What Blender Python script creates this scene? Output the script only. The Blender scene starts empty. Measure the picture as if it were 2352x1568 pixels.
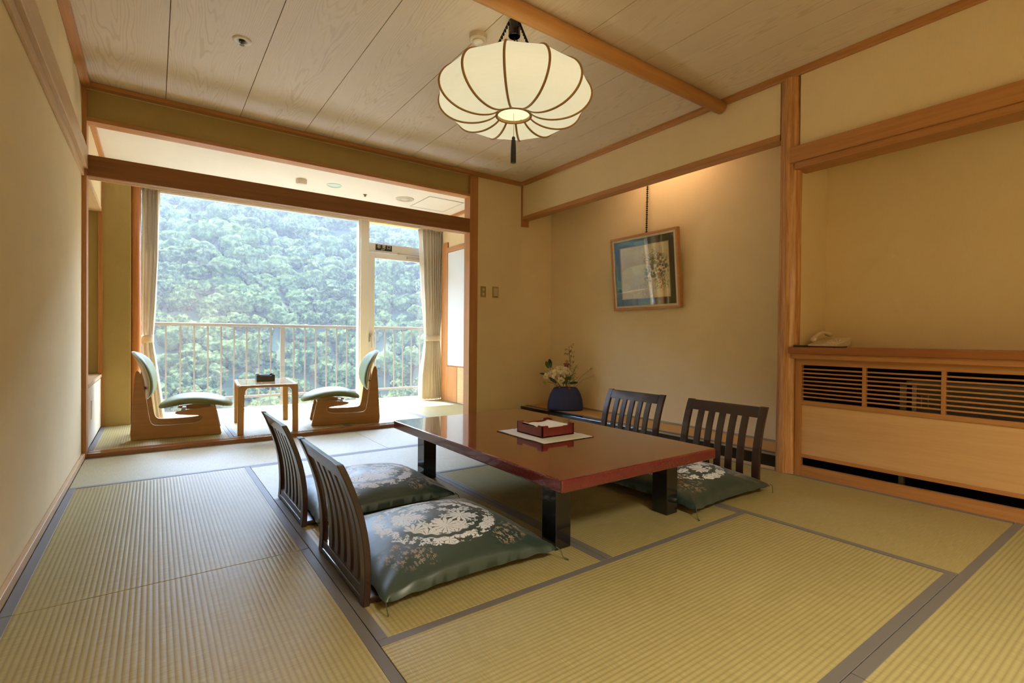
import bpy, math, random
import numpy as np
from mathutils import Vector, Matrix, noise

R = math.radians
scene = bpy.context.scene
col = scene.collection
random.seed(7)

# ------------------------------------------------------------------ camera
cam_d = bpy.data.cameras.new('camera')
cam = bpy.data.objects.new('camera', cam_d)
col.objects.link(cam)
scene.camera = cam
cam_d.sensor_width = 36.0
cam_d.lens = 1149.33 * 36.0 / 2352.0
cam_d.clip_end = 3000
YAW, PITCH, ROLL = -0.6213, -0.0084, 0.0085
f0 = Vector((-math.sin(YAW), math.cos(YAW), 0)); r0 = Vector((math.cos(YAW), math.sin(YAW), 0)); u0 = Vector((0, 0, 1))
f1 = f0 * math.cos(PITCH) + u0 * math.sin(PITCH); u1 = u0 * math.cos(PITCH) - f0 * math.sin(PITCH)
r2 = r0 * math.cos(ROLL) + u1 * math.sin(ROLL); u2 = u1 * math.cos(ROLL) - r0 * math.sin(ROLL)
m = Matrix((r2, u2, -f1)).transposed().to_4x4()
m.translation = Vector((0.3845, -4.528, 0.8653))
cam.matrix_world = m

# ------------------------------------------------------------------ colour management, world, sun, lamps
vs = scene.view_settings
vs.view_transform = 'Standard'; vs.look = 'None'; vs.gamma = 1.0; vs.use_curve_mapping = False
vs.exposure = 0.2
scene.cycles.max_bounces = 8
scene.cycles.diffuse_bounces = 5
scene.cycles.glossy_bounces = 4
scene.cycles.transparent_max_bounces = 12
scene.cycles.volume_bounces = 0
scene.cycles.use_denoising = True
scene.cycles.sample_clamp_indirect = 6.0
scene.cycles.caustics_reflective = False
scene.cycles.caustics_refractive = False

world = bpy.data.worlds.new('world'); scene.world = world; world.use_nodes = True
wn = world.node_tree; wn.nodes.clear()
wo = wn.nodes.new('ShaderNodeOutputWorld'); wb = wn.nodes.new('ShaderNodeBackground'); ws = wn.nodes.new('ShaderNodeTexSky')
ws.sky_type = 'NISHITA'; ws.sun_disc = False; ws.sun_elevation = R(60); ws.sun_rotation = R(20); ws.air_density = 1.2; ws.dust_density = 0.6
wb.inputs['Strength'].default_value = 4.2
wn.links.new(ws.outputs[0], wb.inputs['Color']); wn.links.new(wb.outputs[0], wo.inputs['Surface'])

sun_d = bpy.data.lights.new('sun', 'SUN'); sun = bpy.data.objects.new('sun', sun_d); col.objects.link(sun)
sun_d.energy = 46.0; sun_d.angle = R(0.6); sun_d.color = (1.0, 0.97, 0.92)
sun.rotation_euler = Vector((0.25, -0.90, -2.27)).to_track_quat('-Z', 'Y').to_euler()

def area_light(name, loc, target, size, size_y, energy, color):
    d = bpy.data.lights.new(name, 'AREA'); o = bpy.data.objects.new(name, d); col.objects.link(o)
    d.shape = 'RECTANGLE'; d.size = size; d.size_y = size_y; d.energy = energy; d.color = color
    o.location = loc
    o.rotation_euler = (Vector(target) - Vector(loc)).to_track_quat('-Z', 'Y').to_euler()
    return o
# daylight portal in the window opening
pd = bpy.data.lights.new('window_portal', 'AREA'); po = bpy.data.objects.new('window_portal', pd); col.objects.link(po)
pd.shape = 'RECTANGLE'; pd.size = 3.6; pd.size_y = 2.4; pd.cycles.is_portal = True
po.location = (1.9, 1.72, 1.2); po.rotation_euler = (R(-90), 0, 0)

E_LANTERN = 22.0
E_TOKO = 1.9
E_REAR = 88.0

# ------------------------------------------------------------------ helpers
def link(o, parent=None):
    col.objects.link(o)
    if parent is not None: o.parent = parent
    return o

class MB:
    def __init__(s): s.v = []; s.f = []
    def add(s, vs_, fs_):
        n = len(s.v); s.v.extend([tuple(p) for p in vs_]); s.f.extend([tuple(i + n for i in q) for q in fs_]); return s
    def box(s, x0, y0, z0, x1, y1, z1):
        x0, x1 = sorted((x0, x1)); y0, y1 = sorted((y0, y1)); z0, z1 = sorted((z0, z1))
        return s.add([(x0,y0,z0),(x1,y0,z0),(x1,y1,z0),(x0,y1,z0),(x0,y0,z1),(x1,y0,z1),(x1,y1,z1),(x0,y1,z1)],
                     [(0,3,2,1),(4,5,6,7),(0,1,5,4),(1,2,6,5),(2,3,7,6),(3,0,4,7)])
    def prism(s, poly, axis, a, b):
        # poly: 2-D points; axis 'x': (y,z), 'y': (x,z), 'z': (x,y)
        def P(p, t):
            return {'x': (t, p[0], p[1]), 'y': (p[0], t, p[1]), 'z': (p[0], p[1], t)}[axis]
        n = len(poly)
        area = sum(poly[i][0]*poly[(i+1)%n][1]-poly[(i+1)%n][0]*poly[i][1] for i in range(n))
        flip = (area > 0) == (axis != 'y')
        a, b = min(a, b), max(a, b)
        vv = [P(p, a) for p in poly] + [P(p, b) for p in poly]
        ff = [tuple(range(n))[::-1] if flip else tuple(range(n)), tuple(range(n, 2*n)) if flip else tuple(range(n, 2*n))[::-1]]
        for i in range(n):
            j = (i+1) % n
            ff.append((i, j, n+j, n+i) if flip else (i, n+i, n+j, j))
        return s.add(vv, ff)
    def tube(s, path, rad, seg=10, cap=True):
        pts = [Vector(p) for p in path]; n = len(pts)
        rads = rad if isinstance(rad, (list, tuple)) else [rad]*n
        ref = Vector((0, 0, 1))
        vv = []; prev = None
        for i, p in enumerate(pts):
            t = (pts[min(i+1, n-1)] - pts[max(i-1, 0)]).normalized()
            if prev is None:
                a = t.cross(ref)
                if a.length < 1e-3: a = t.cross(Vector((1, 0, 0)))
                a.normalize()
            else:
                a = (prev - t * prev.dot(t)).normalized()
            prev = a; b = t.cross(a)
            for k in range(seg):
                th = 2*math.pi*k/seg
                vv.append(p + (a*math.cos(th) + b*math.sin(th))*rads[i])
        ff = []
        for i in range(n-1):
            for k in range(seg):
                k2 = (k+1) % seg
                ff.append((i*seg+k, i*seg+k2, (i+1)*seg+k2, (i+1)*seg+k))
        if cap:
            ff.append(tuple(range(seg))[::-1]); ff.append(tuple(range((n-1)*seg, n*seg)))
        return s.add(vv, ff)
    def lathe(s, prof, cx=0, cy=0, seg=32, sx=1, sy=1, cap=True):
        vv = []; n = len(prof)
        for (r, z) in prof:
            for k in range(seg):
                th = 2*math.pi*k/seg; vv.append((cx + sx*r*math.cos(th), cy + sy*r*math.sin(th), z))
        ff = []
        for i in range(n-1):
            for k in range(seg):
                k2 = (k+1) % seg
                ff.append((i*seg+k, i*seg+k2, (i+1)*seg+k2, (i+1)*seg+k))
        if cap and prof[0][0] > 1e-6: ff.append(tuple(range(seg))[::-1])
        if cap and prof[-1][0] > 1e-6: ff.append(tuple(range((n-1)*seg, n*seg)))
        return s.add(vv, ff)
    def grid(s, fn, nu, nv, flip=False, wrap=False):
        vv = [fn(i/nu, j/nv) for j in range(nv+1) for i in range(nu+1)]
        ff = []
        for j in range(nv):
            for i in range(nu):
                a = j*(nu+1)+i; q = (a, a+1, a+nu+2, a+nu+1)
                ff.append(q[::-1] if flip else q)
        return s.add(vv, ff)
    def xf(s, M):
        s.v = [tuple(M @ Vector(p)) for p in s.v]; return s
    def mesh(s, name):
        me = bpy.data.meshes.new(name); me.from_pydata(s.v, [], s.f); me.update(); return me
    def build(s, name, mat, parent=None, bevel=0, smooth=False, seg=2, solid=0, weld=False, sub=0, loc=None, rot=None):
        me = s.mesh(name); me.materials.append(mat)
        o = bpy.data.objects.new(name, me); link(o, parent)
        if loc: o.location = loc
        if rot: o.rotation_euler = rot
        if weld:
            w = o.modifiers.new('weld', 'WELD'); w.merge_threshold = 0.0005
        if solid:
            w = o.modifiers.new('solid', 'SOLIDIFY'); w.thickness = solid; w.offset = 0
        if sub:
            w = o.modifiers.new('sub', 'SUBSURF'); w.levels = sub; w.render_levels = sub
        if bevel:
            b = o.modifiers.new('bevel', 'BEVEL'); b.width = bevel; b.segments = seg; b.limit_method = 'ANGLE'; b.angle_limit = R(40)
        if smooth or sub:
            for p in me.polygons: p.use_smooth = True
        return o

def tag(o, label, cat, group=None, kind=None):
    o['label'] = label; o['category'] = cat
    if group: o['group'] = group
    if kind: o['kind'] = kind
    return o
def thing(name, label, cat, loc=(0, 0, 0), rz=0, group=None):
    o = bpy.data.objects.new(name, None); o.empty_display_size = 0.1
    link(o); o.location = loc; o.rotation_euler = (0, 0, rz)
    return tag(o, label, cat, group)
def struct(o, label=None, cat=None):
    o['kind'] = 'structure'
    if label: o['label'] = label
    if cat: o['category'] = cat
    return o
def copy_tree(o, parent=None):
    c = o.copy(); col.objects.link(c); c.parent = parent
    for ch in list(o.children): copy_tree(ch, c)
    return c

# ------------------------------------------------------------------ materials
class NT:
    def __init__(s, name):
        s.m = bpy.data.materials.new(name); s.m.use_nodes = True; s.t = s.m.node_tree; s.t.nodes.clear()
        s.out = s.n('ShaderNodeOutputMaterial')
    def n(s, typ, **kw):
        x = s.t.nodes.new(typ)
        for k, v in kw.items(): setattr(x, k, v)
        return x
    def l(s, a, b): s.t.links.new(a, b)
    def setv(s, sock, v):
        if isinstance(v, bpy.types.NodeSocket): s.l(v, sock)
        elif isinstance(v, (tuple, list)) and len(v) == 3 and sock.type == 'RGBA': sock.default_value = (*v, 1)
        else: sock.default_value = v
    def math(s, op, a, b=0.0, c=0.0, clamp=False):
        x = s.n('ShaderNodeMath', operation=op, use_clamp=clamp)
        s.setv(x.inputs[0], a); s.setv(x.inputs[1], b); s.setv(x.inputs[2], c)
        return x.outputs[0]
    def mix(s, fac, a, b):
        x = s.n('ShaderNodeMix', data_type='RGBA')
        s.setv(x.inputs['Factor'], fac); s.setv(x.inputs[6], a); s.setv(x.inputs[7], b)
        return x.outputs[2]
    def coord(s, which='Object'): return s.n('ShaderNodeTexCoord').outputs[which]
    def mapping(s, v, loc=(0,0,0), rot=(0,0,0), scale=(1,1,1)):
        x = s.n('ShaderNodeMapping'); s.l(v, x.inputs[0])
        x.inputs[1].default_value = loc; x.inputs[2].default_value = rot; x.inputs[3].default_value = scale
        return x.outputs[0]
    def noise(s, v, scale=5, detail=2, rough=0.5, dist=0):
        x = s.n('ShaderNodeTexNoise'); s.l(v, x.inputs['Vector'])
        x.inputs['Scale'].default_value = scale; x.inputs['Detail'].default_value = detail
        x.inputs['Roughness'].default_value = rough; x.inputs['Distortion'].default_value = dist
        return x.outputs[0]
    def sep(s, v):
        x = s.n('ShaderNodeSeparateXYZ'); s.l(v, x.inputs[0]); return x.outputs
    def ramp(s, v, stops, interp='LINEAR'):
        x = s.n('ShaderNodeValToRGB'); s.setv(x.inputs[0], v); cr = x.color_ramp; cr.interpolation = interp
        while len(cr.elements) < len(stops): cr.elements.new(0.5)
        for e, (p, c) in zip(cr.elements, stops):
            e.position = p; e.color = (*c, 1) if len(c) == 3 else c
        return x.outputs[0]
    def smooth(s, v, a, b):
        x = s.n('ShaderNodeMapRange', interpolation_type='SMOOTHSTEP'); s.setv(x.inputs[0], v)
        x.inputs[1].default_value = a; x.inputs[2].default_value = b
        return x.outputs[0]
    def bump(s, h, strength=0.3, dist=0.01):
        x = s.n('ShaderNodeBump'); s.l(h, x.inputs['Height']); x.inputs['Strength'].default_value = strength; x.inputs['Distance'].default_value = dist
        return x.outputs[0]
    def bsdf(s, color=(.5,.5,.5), rough=0.5, metal=0, spec=0.5, normal=None, coat=0, coat_rough=0.05, aniso=0, tangent=None, sheen=0, emit=None, emit_s=0, trans=0, alpha=None, sss=0):
        b = s.n('ShaderNodeBsdfPrincipled')
        s.setv(b.inputs['Base Color'], color); s.setv(b.inputs['Roughness'], rough); s.setv(b.inputs['Metallic'], metal)
        s.setv(b.inputs['Specular IOR Level'], spec)
        if normal: s.l(normal, b.inputs['Normal'])
        if coat: b.inputs['Coat Weight'].default_value = coat; b.inputs['Coat Roughness'].default_value = coat_rough
        if aniso:
            b.inputs['Anisotropic'].default_value = aniso
            if tangent: s.l(tangent, b.inputs['Tangent'])
        if sheen: b.inputs['Sheen Weight'].default_value = sheen; b.inputs['Sheen Roughness'].default_value = .4
        if emit is not None: s.setv(b.inputs['Emission Color'], emit); b.inputs['Emission Strength'].default_value = emit_s
        if trans: b.inputs['Transmission Weight'].default_value = trans
        s.l(b.outputs[0], s.out.inputs[0]); return b

MATS = {}
def simple(name, color, rough=0.5, **kw):
    if name in MATS: return MATS[name]
    t = NT(name); t.bsdf(color, rough, **kw); MATS[name] = t.m; return t.m

def wood(name, c1, c2, axis='x', rough=0.45, scale=1.0, contrast=1.0, coat=0.0, spec=0.4):
    """straight-grained timber: fine streaks along the given local axis"""
    if name in MATS: return MATS[name]
    t = NT(name); co = t.coord()
    st = {'x': (1.2, 26, 26), 'y': (26, 1.2, 26), 'z': (26, 26, 1.2)}[axis]
    st = tuple(v*scale for v in st)
    mp = t.mapping(co, scale=st)
    n1 = t.noise(mp, 1.6, 4, 0.6, 0.4)
    st2 = tuple(v*4 for v in st)
    n2 = t.noise(t.mapping(co, scale=st2), 2.0, 2, 0.6)
    n3 = t.noise(t.mapping(co, scale=tuple(v*.25 for v in st)), 1.0, 2, .5)
    v = t.math('ADD', t.math('MULTIPLY', n1, .55), t.math('ADD', t.math('MULTIPLY', n2, .25), t.math('MULTIPLY', n3, .2)))
    v = t.smooth(v, .5-.22/contrast, .5+.22/contrast)
    c = t.mix(v, c1, c2)
    t.bsdf(c, rough, spec=spec, normal=t.bump(n2, .12, .002), coat=coat)
    MATS[name] = t.m; return t.m

def plaster(name, c, c2, rough=0.9):
    t = NT(name); co = t.coord()
    n = t.noise(co, 3.0, 3, .6); n2 = t.noise(co, 260, 3, .7); n3 = t.noise(t.mapping(co, scale=(60, 60, 4)), 6, 2, .6)
    v = t.math('ADD', t.math('MULTIPLY', n, .6), t.math('MULTIPLY', n3, .4))
    t.bsdf(t.mix(t.smooth(v, .3, .7), c, c2), rough, spec=.15, normal=t.bump(n2, .25, .002))
    MATS[name] = t.m; return t.m

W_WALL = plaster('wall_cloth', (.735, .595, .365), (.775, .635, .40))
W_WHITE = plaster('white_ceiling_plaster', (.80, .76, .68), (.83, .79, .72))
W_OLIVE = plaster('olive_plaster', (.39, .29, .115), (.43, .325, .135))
WOOD_X = wood('hinoki_x', (.36, .155, .05), (.50, .24, .085), 'x')
WOOD_Y = wood('hinoki_y', (.36, .155, .05), (.50, .24, .085), 'y')
WOOD_Z = wood('hinoki_z', (.36, .155, .05), (.50, .24, .085), 'z')
DARK_X = wood('dark_beam_x', (.20, .075, .02), (.27, .11, .032), 'x', rough=.5)  # darker brown wood for the lintel rail
PALE_Z = wood('pale_post_z', (.50, .33, .17), (.60, .42, .24), 'z')
PALE_Y = wood('pale_moulding_y', (.50, .33, .17), (.60, .42, .24), 'y')
PANEL_Y = wood('pale_veneer_y', (.55, .33, .15), (.64, .41, .20), 'y', rough=.4, scale=.7)
SILL_X = wood('polished_sill', (.24, .09, .035), (.36, .15, .06), 'x', rough=.22, coat=.5)
PILLAR = wood('log_pillar', (.36, .155, .045), (.66, .36, .16), 'z', rough=.35, scale=1.3, contrast=1.6, coat=.25)
ORANGE_LOG = wood('red_log_pillar', (.36, .13, .035), (.50, .20, .06), 'z', rough=.35, scale=.8)
POLE = wood('ceiling_pole', (.50, .24, .08), (.60, .31, .12), 'x', rough=.4)
PLY_DARK = wood('zaisu_plywood', (.33, .16, .05), (.43, .22, .075), 'x', rough=.35, scale=.7)
TABLE_PLY = wood('bent_plywood', (.46, .26, .10), (.56, .34, .15), 'z', rough=.35, scale=.8)
PLY_TOP = wood('bent_plywood_top', (.46, .26, .10), (.56, .34, .15), 'x', rough=.18, scale=.8, coat=.8)
ROSE_Z = wood('dark_rosewood_z', (.016, .006, .0045), (.036, .012, .008), 'z', rough=.3, coat=.6, scale=1.0)
ROSE_Y = wood('dark_rosewood_y', (.016, .006, .0045), (.036, .012, .008), 'y', rough=.3, coat=.6, scale=1.0)
CONS_TOP = wood('console_top_wood', (.25, .085, .025), (.34, .13, .04), 'y', rough=.35)

def ceiling_mat():
    t = NT('cedar_ceiling_board'); co = t.coord(); x, y, z = t.sep(co)
    # local board coordinate: boards are .4815 wide, first joint at x=.452
    u = t.math('DIVIDE', t.math('SUBTRACT', x, .452-.4815*3), .4815)
    bi = t.math('FLOOR', u)
    lx = t.math('SUBTRACT', t.math('FRACT', u), .5)           # -.5 .. .5
    ph = t.math('FRACT', t.math('MULTIPLY', t.math('SINE', t.math('MULTIPLY', bi, 12.9898)), 43.75))
    lx = t.math('ADD', lx, t.math('MULTIPLY', t.math('SUBTRACT', ph, .5), .3))
    vn = t.n('ShaderNodeCombineXYZ'); t.l(t.math('MULTIPLY', lx, 3.2), vn.inputs[0]); t.l(t.math('MULTIPLY', y, .75), vn.inputs[1]); t.l(t.math('MULTIPLY', bi, 7.3), vn.inputs[2])
    nz = t.noise(vn.outputs[0], 1.3, 2, .55)
    lx2 = t.math('MULTIPLY', lx, lx)
    # contours of a tilted paraboloid draw the cathedral figure
    fld = t.math('ADD', t.math('ADD', t.math('MULTIPLY', lx2, 26.0), t.math('MULTIPLY', t.math('ADD', y, t.math('MULTIPLY', ph, 5)), 1.5)), t.math('MULTIPLY', nz, 4.5))
    s_ = t.math('SINE', t.math('MULTIPLY', fld, 15.0))
    vn2 = t.n('ShaderNodeCombineXYZ'); t.l(t.math('MULTIPLY', x, 60), vn2.inputs[0]); t.l(t.math('MULTIPLY', y, 1.5), vn2.inputs[1])
    fine = t.noise(vn2.outputs[0], 2.5, 3, .6)
    line = t.smooth(s_, .35, 1.0)
    fade = t.smooth(t.noise(vn.outputs[0], 1.1, 1, .5), .38, .62)
    line = t.math('MULTIPLY', line, t.math('ADD', t.math('MULTIPLY', fade, .55), .30))
    c = t.mix(fine, (.67, .56, .445), (.75, .645, .525))
    c = t.mix(t.math('MULTIPLY', line, .36), c, (.42, .28, .16))
    t.bsdf(c, .42, spec=.35)
    MATS['ceil'] = t.m; return t.m
CEIL = ceiling_mat()

def tatami_mat_material():
    """ribs along local Y every 15.5 mm; the rush strands run along local X and shine along that direction"""
    t = NT('woven_rush'); co = t.coord(); x, y, z = t.sep(co)
    s_ = t.math('SINE', t.math('MULTIPLY', x, 2*math.pi/.0158))
    rib = t.math('POWER', t.math('ADD', t.math('MULTIPLY', s_, .5), .5), .6)
    vv = t.n('ShaderNodeCombineXYZ'); t.l(t.math('MULTIPLY', x, 14), vv.inputs[0]); t.l(t.math('MULTIPLY', y, 420), vv.inputs[1])
    strand = t.noise(vv.outputs[0], 1.0, 2, .6)
    oi = t.n('ShaderNodeObjectInfo').outputs['Random']
    big = t.noise(co, 2.0, 3, .6)
    base = t.mix(t.smooth(big, .3, .7), (.315, .265, .100), (.355, .300, .122))
    base = t.mix(t.math('MULTIPLY', oi, .25), base, (.33, .30, .14))
    base = t.mix(t.smooth(strand, .35, .7), base, (.42, .365, .175))
    c = t.mix(t.math('MULTIPLY', t.math('SUBTRACT', 1.0, rib), .45), base, (.20, .145, .045))  # groove shade between the ribs put into the colour
    h = t.math('ADD', rib, t.math('MULTIPLY', strand, .12))
    vt = t.n('ShaderNodeVectorTransform', vector_type='VECTOR', convert_from='OBJECT', convert_to='WORLD')
    vt.inputs[0].default_value = (0, 1, 0)   # rough across the strands, smooth along them
    t.bsdf(c, .47, spec=.52, normal=t.bump(h, .35, .0016), aniso=.55, tangent=vt.outputs[0])
    MATS['rush'] = t.m; return t.m
RUSH = tatami_mat_material()

def heri_mat():
    t = NT('grey_border_cloth'); co = t.coord()
    n = t.noise(t.mapping(co, scale=(900, 900, 1)), 1, 1, .5)
    t.bsdf(t.mix(n, (.105, .098, .095), (.15, .14, .13)), .55, spec=.45, sheen=.2)
    return t.m
HERI = heri_mat()

LACQ_BLACK = simple('black_lacquer', (.006, .006, .007), .12, coat=.6)
LACQ_BLACK_M = simple('black_lacquer_satin', (.008, .007, .006), .28)
def red_lacquer():
    t = NT('red_lacquer'); co = t.coord()
    n = t.noise(co, 340, 2, .6)
    t.bsdf(t.mix(t.smooth(n, .35, .75), (.105, .006, .010), (.16, .014, .018)), .13, spec=.5, coat=1.0, coat_rough=.035)
    return t.m
RED_TOP = red_lacquer()
RED_BOX = simple('red_box_lacquer', (.16, .018, .018), .3, coat=.3)
PAPER = simple('washi_paper', (.88, .86, .80), .9)
WHITE_PAINT = simple('white_enamel_frame', (.76, .75, .74), .35)
WHITE_ALU = simple('white_sash', (.82, .82, .82), .35)
ALU = simple('satin_aluminium', (.55, .5, .42), .35, metal=.7)
RAILPAINT = simple('beige_rail_paint', (.10, .085, .06), .55)
CONCRETE = plaster('balcony_concrete', (.55, .53, .48), (.62, .60, .55))
BLACK_MATT = simple('matt_black', (.01, .01, .01), .6)
DARK_VOID = simple('cavity_shade_black', (.004, .004, .004), .9)  # shade inside the console put into the colour of its boards
GREY_METAL = simple('grey_steel_unit', (.18, .17, .15), .5, metal=.2)
BEIGE_PLASTIC = simple('beige_plastic', (.66, .55, .42), .38)
WHITE_PLASTIC = simple('white_plastic', (.80, .77, .70), .35)
SWITCH_PLATE = simple('switch_plate', (.36, .26, .10), .4)
SWITCH_KEY = simple('switch_key', (.58, .45, .26), .35)
DARK_PLASTIC = simple('dark_plastic', (.03, .03, .03), .4)
SAGE = simple('sage_leatherette', (.19, .215, .10), .55, spec=.3)
PIPING = simple('pale_piping', (.62, .64, .50), .5)
BACKSHELL = simple('beech_shell', (.52, .38, .22), .4)
BAMBOO = simple('bamboo_rib', (.36, .20, .05), .45)
CHAIN = simple('black_chain', (.01, .01, .01), .4, metal=.5)
TASSEL = simple('black_tassel_silk', (.008, .010, .007), .6, sheen=.4)
BRASS = simple('brass_dark', (.22, .15, .05), .35, metal=.9)

def glass_mat(name, refl=1.0, tint=(1, 1, 1)):
    t = NT(name)
    tr = t.n('ShaderNodeBsdfTransparent'); tr.inputs[0].default_value = (*tint, 1)
    gl = t.n('ShaderNodeBsdfGlossy'); gl.inputs['Roughness'].default_value = 0.0
    ge = t.n('ShaderNodeNewGeometry'); dt = t.n('ShaderNodeVectorMath', operation='DOT_PRODUCT')
    t.l(ge.outputs['Incoming'], dt.inputs[0]); t.l(ge.outputs['Normal'], dt.inputs[1])
    c_ = t.math('ABSOLUTE', dt.outputs['Value'])
    fs = t.math('ADD', t.math('MULTIPLY', t.math('POWER', t.math('SUBTRACT', 1.0, c_), 5.0), .96), .04)   # Schlick, same from both sides
    mx = t.n('ShaderNodeMixShader'); t.l(t.math('MULTIPLY', fs, refl, clamp=True), mx.inputs[0]); t.l(tr.outputs[0], mx.inputs[1]); t.l(gl.outputs[0], mx.inputs[2])
    t.l(mx.outputs[0], t.out.inputs[0]); return t.m
GLASS = glass_mat('window_glass')
PIC_GLASS = glass_mat('picture_glass', 1.9)

def curtain_mat():
    t = NT('beige_curtain_cloth'); co = t.coord()
    n = t.noise(t.mapping(co, scale=(700, 700, 60)), 1, 2, .6)
    d = t.n('ShaderNodeBsdfDiffuse'); tl = t.n('ShaderNodeBsdfTranslucent')
    c = t.mix(n, (.68, .62, .52), (.78, .72, .62))
    t.l(c, d.inputs[0]); t.l(c, tl.inputs[0])
    mx = t.n('ShaderNodeMixShader'); mx.inputs[0].default_value = .22
    t.l(d.outputs[0], mx.inputs[1]); t.l(tl.outputs[0], mx.inputs[2]); t.l(mx.outputs[0], t.out.inputs[0]); return t.m
CURTAIN = curtain_mat()

def shoji_mat():
    t = NT('shoji_paper'); d = t.n('ShaderNodeBsdfDiffuse'); d.inputs[0].default_value = (.62, .62, .60, 1)
    t.l(d.outputs[0], t.out.inputs[0]); return t.m
SHOJI = shoji_mat()

def lantern_mat():
    """lit washi: the paper of the burning lamp glows"""
    t = NT('lit_lantern_paper'); co = t.coord(); x, y, z = t.sep(co)
    n = t.noise(t.mapping(co, scale=(3, 3, 14)), 2.2, 4, .65)
    fib = t.noise(t.mapping(co, scale=(10, 10, 60)), 4, 3, .7)
    c = t.mix(t.math('ADD', t.math('MULTIPLY', n, .6), t.math('MULTIPLY', fib, .4)), (.80, .73, .45), (.96, .91, .64))
    t.bsdf((.55, .50, .38), .8, emit=c, emit_s=.60, spec=.2)
    return t.m
LANTERN = lantern_mat()

def satin_mat():
    t = NT('green_satin_brocade'); co = t.coord(); x, y, z = t.sep(co)
    r = t.math('SQRT', t.math('ADD', t.math('MULTIPLY', x, x), t.math('MULTIPLY', y, y)))
    th = t.math('ARCTAN2', y, x)
    # chrysanthemum cells: petals radiating from each voronoi centre
    def flowers(scale, petals, off, size):
        mp = t.mapping(co, loc=off, scale=(scale, scale, 0.0001))
        v = t.n('ShaderNodeTexVoronoi'); v.feature = 'F1'; v.inputs['Scale'].default_value = 1.0; v.inputs['Randomness'].default_value = .75
        t.l(mp, v.inputs['Vector'])
        d = t.n('ShaderNodeVectorMath', operation='SUBTRACT'); t.l(mp, d.inputs[0]); t.l(v.outputs['Position'], d.inputs[1])
        dx, dy, dz = t.sep(d.outputs[0])
        a = t.math('ARCTAN2', dy, dx)
        pet = t.math('MULTIPLY', t.math('COSINE', t.math('MULTIPLY', a, petals)), .09)
        body = t.smooth(t.math('ADD', v.outputs['Distance'], pet), size+.03, size-.03)
        gap = t.smooth(t.math('COSINE', t.math('MULTIPLY', a, petals)), .96, .80)
        core = t.smooth(v.outputs['Distance'], .10, .14)
        return t.math('MULTIPLY', body, t.math('MAXIMUM', t.math('MULTIPLY', gap, core), t.math('SUBTRACT', 1.0, t.smooth(v.outputs['Distance'], .05, .07))))
    f_in = t.math('MAXIMUM', flowers(9, 13, (.3, .1, 0), .56), flowers(19, 6, (.7, .4, 0), .46))
    f_ring = t.math('MAXIMUM', flowers(21, 6, (.15, .8, 0), .58), flowers(36, 5, (.5, .2, 0), .42))
    edge = t.math('MULTIPLY', t.math('SINE', t.math('MULTIPLY', th, 26)), .004)
    rr = t.math('ADD', r, edge)
    inner = t.smooth(rr, .177, .172)
    ring = t.math('MULTIPLY', t.smooth(rr, .194, .198), t.smooth(rr, .246, .241))
    med = t.math('MAXIMUM', t.math('MULTIPLY', inner, f_in), t.math('MULTIPLY', ring, f_ring))
    # corner sprigs
    ax = t.math('ABSOLUTE', x); ay = t.math('ABSOLUTE', y)
    q = t.math('SQRT', t.math('ADD', t.math('POWER', t.math('SUBTRACT', ax, .225), 2.0), t.math('POWER', t.math('SUBTRACT', ay, .225), 2.0)))
    blot = t.noise(co, 11, 2, .5)
    corner = t.math('MULTIPLY', t.smooth(t.math('ADD', q, t.math('MULTIPLY', t.math('SUBTRACT', blot, .5), .12)), .10, .085), t.smooth(r, .252, .262))
    sprig = t.math('MULTIPLY', corner, t.math('MAXIMUM', flowers(34, 5, (.9, .3, 0), .36), t.math('MULTIPLY', flowers(62, 2, (.2, .6, 0), .34), .8)))
    up = t.smooth(z, .055, .075)
    med = t.math('MULTIPLY', med, up); sprig = t.math('MULTIPLY', sprig, up)
    pat = t.math('MAXIMUM', med, sprig)
    weave = t.noise(t.mapping(co, scale=(30, 700, 30)), 1, 1, .5)
    base = t.mix(weave, (.020, .040, .034), (.030, .056, .046))
    c = t.mix(med, base, (.72, .77, .83)); c = t.mix(sprig, c, (.33, .26, .18))
    rough = t.math('ADD', .38, t.math('MULTIPLY', pat, .15))
    wr = t.noise(t.mapping(co, scale=(5, 12, 5)), 1.2, 2, .5)
    t.bsdf(c, rough, spec=.75, sheen=.15, normal=t.bump(wr, .16, .02))
    return t.m
SATIN = satin_mat()
CORD = simple('green_cord', (.05, .07, .04), .6)

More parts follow.
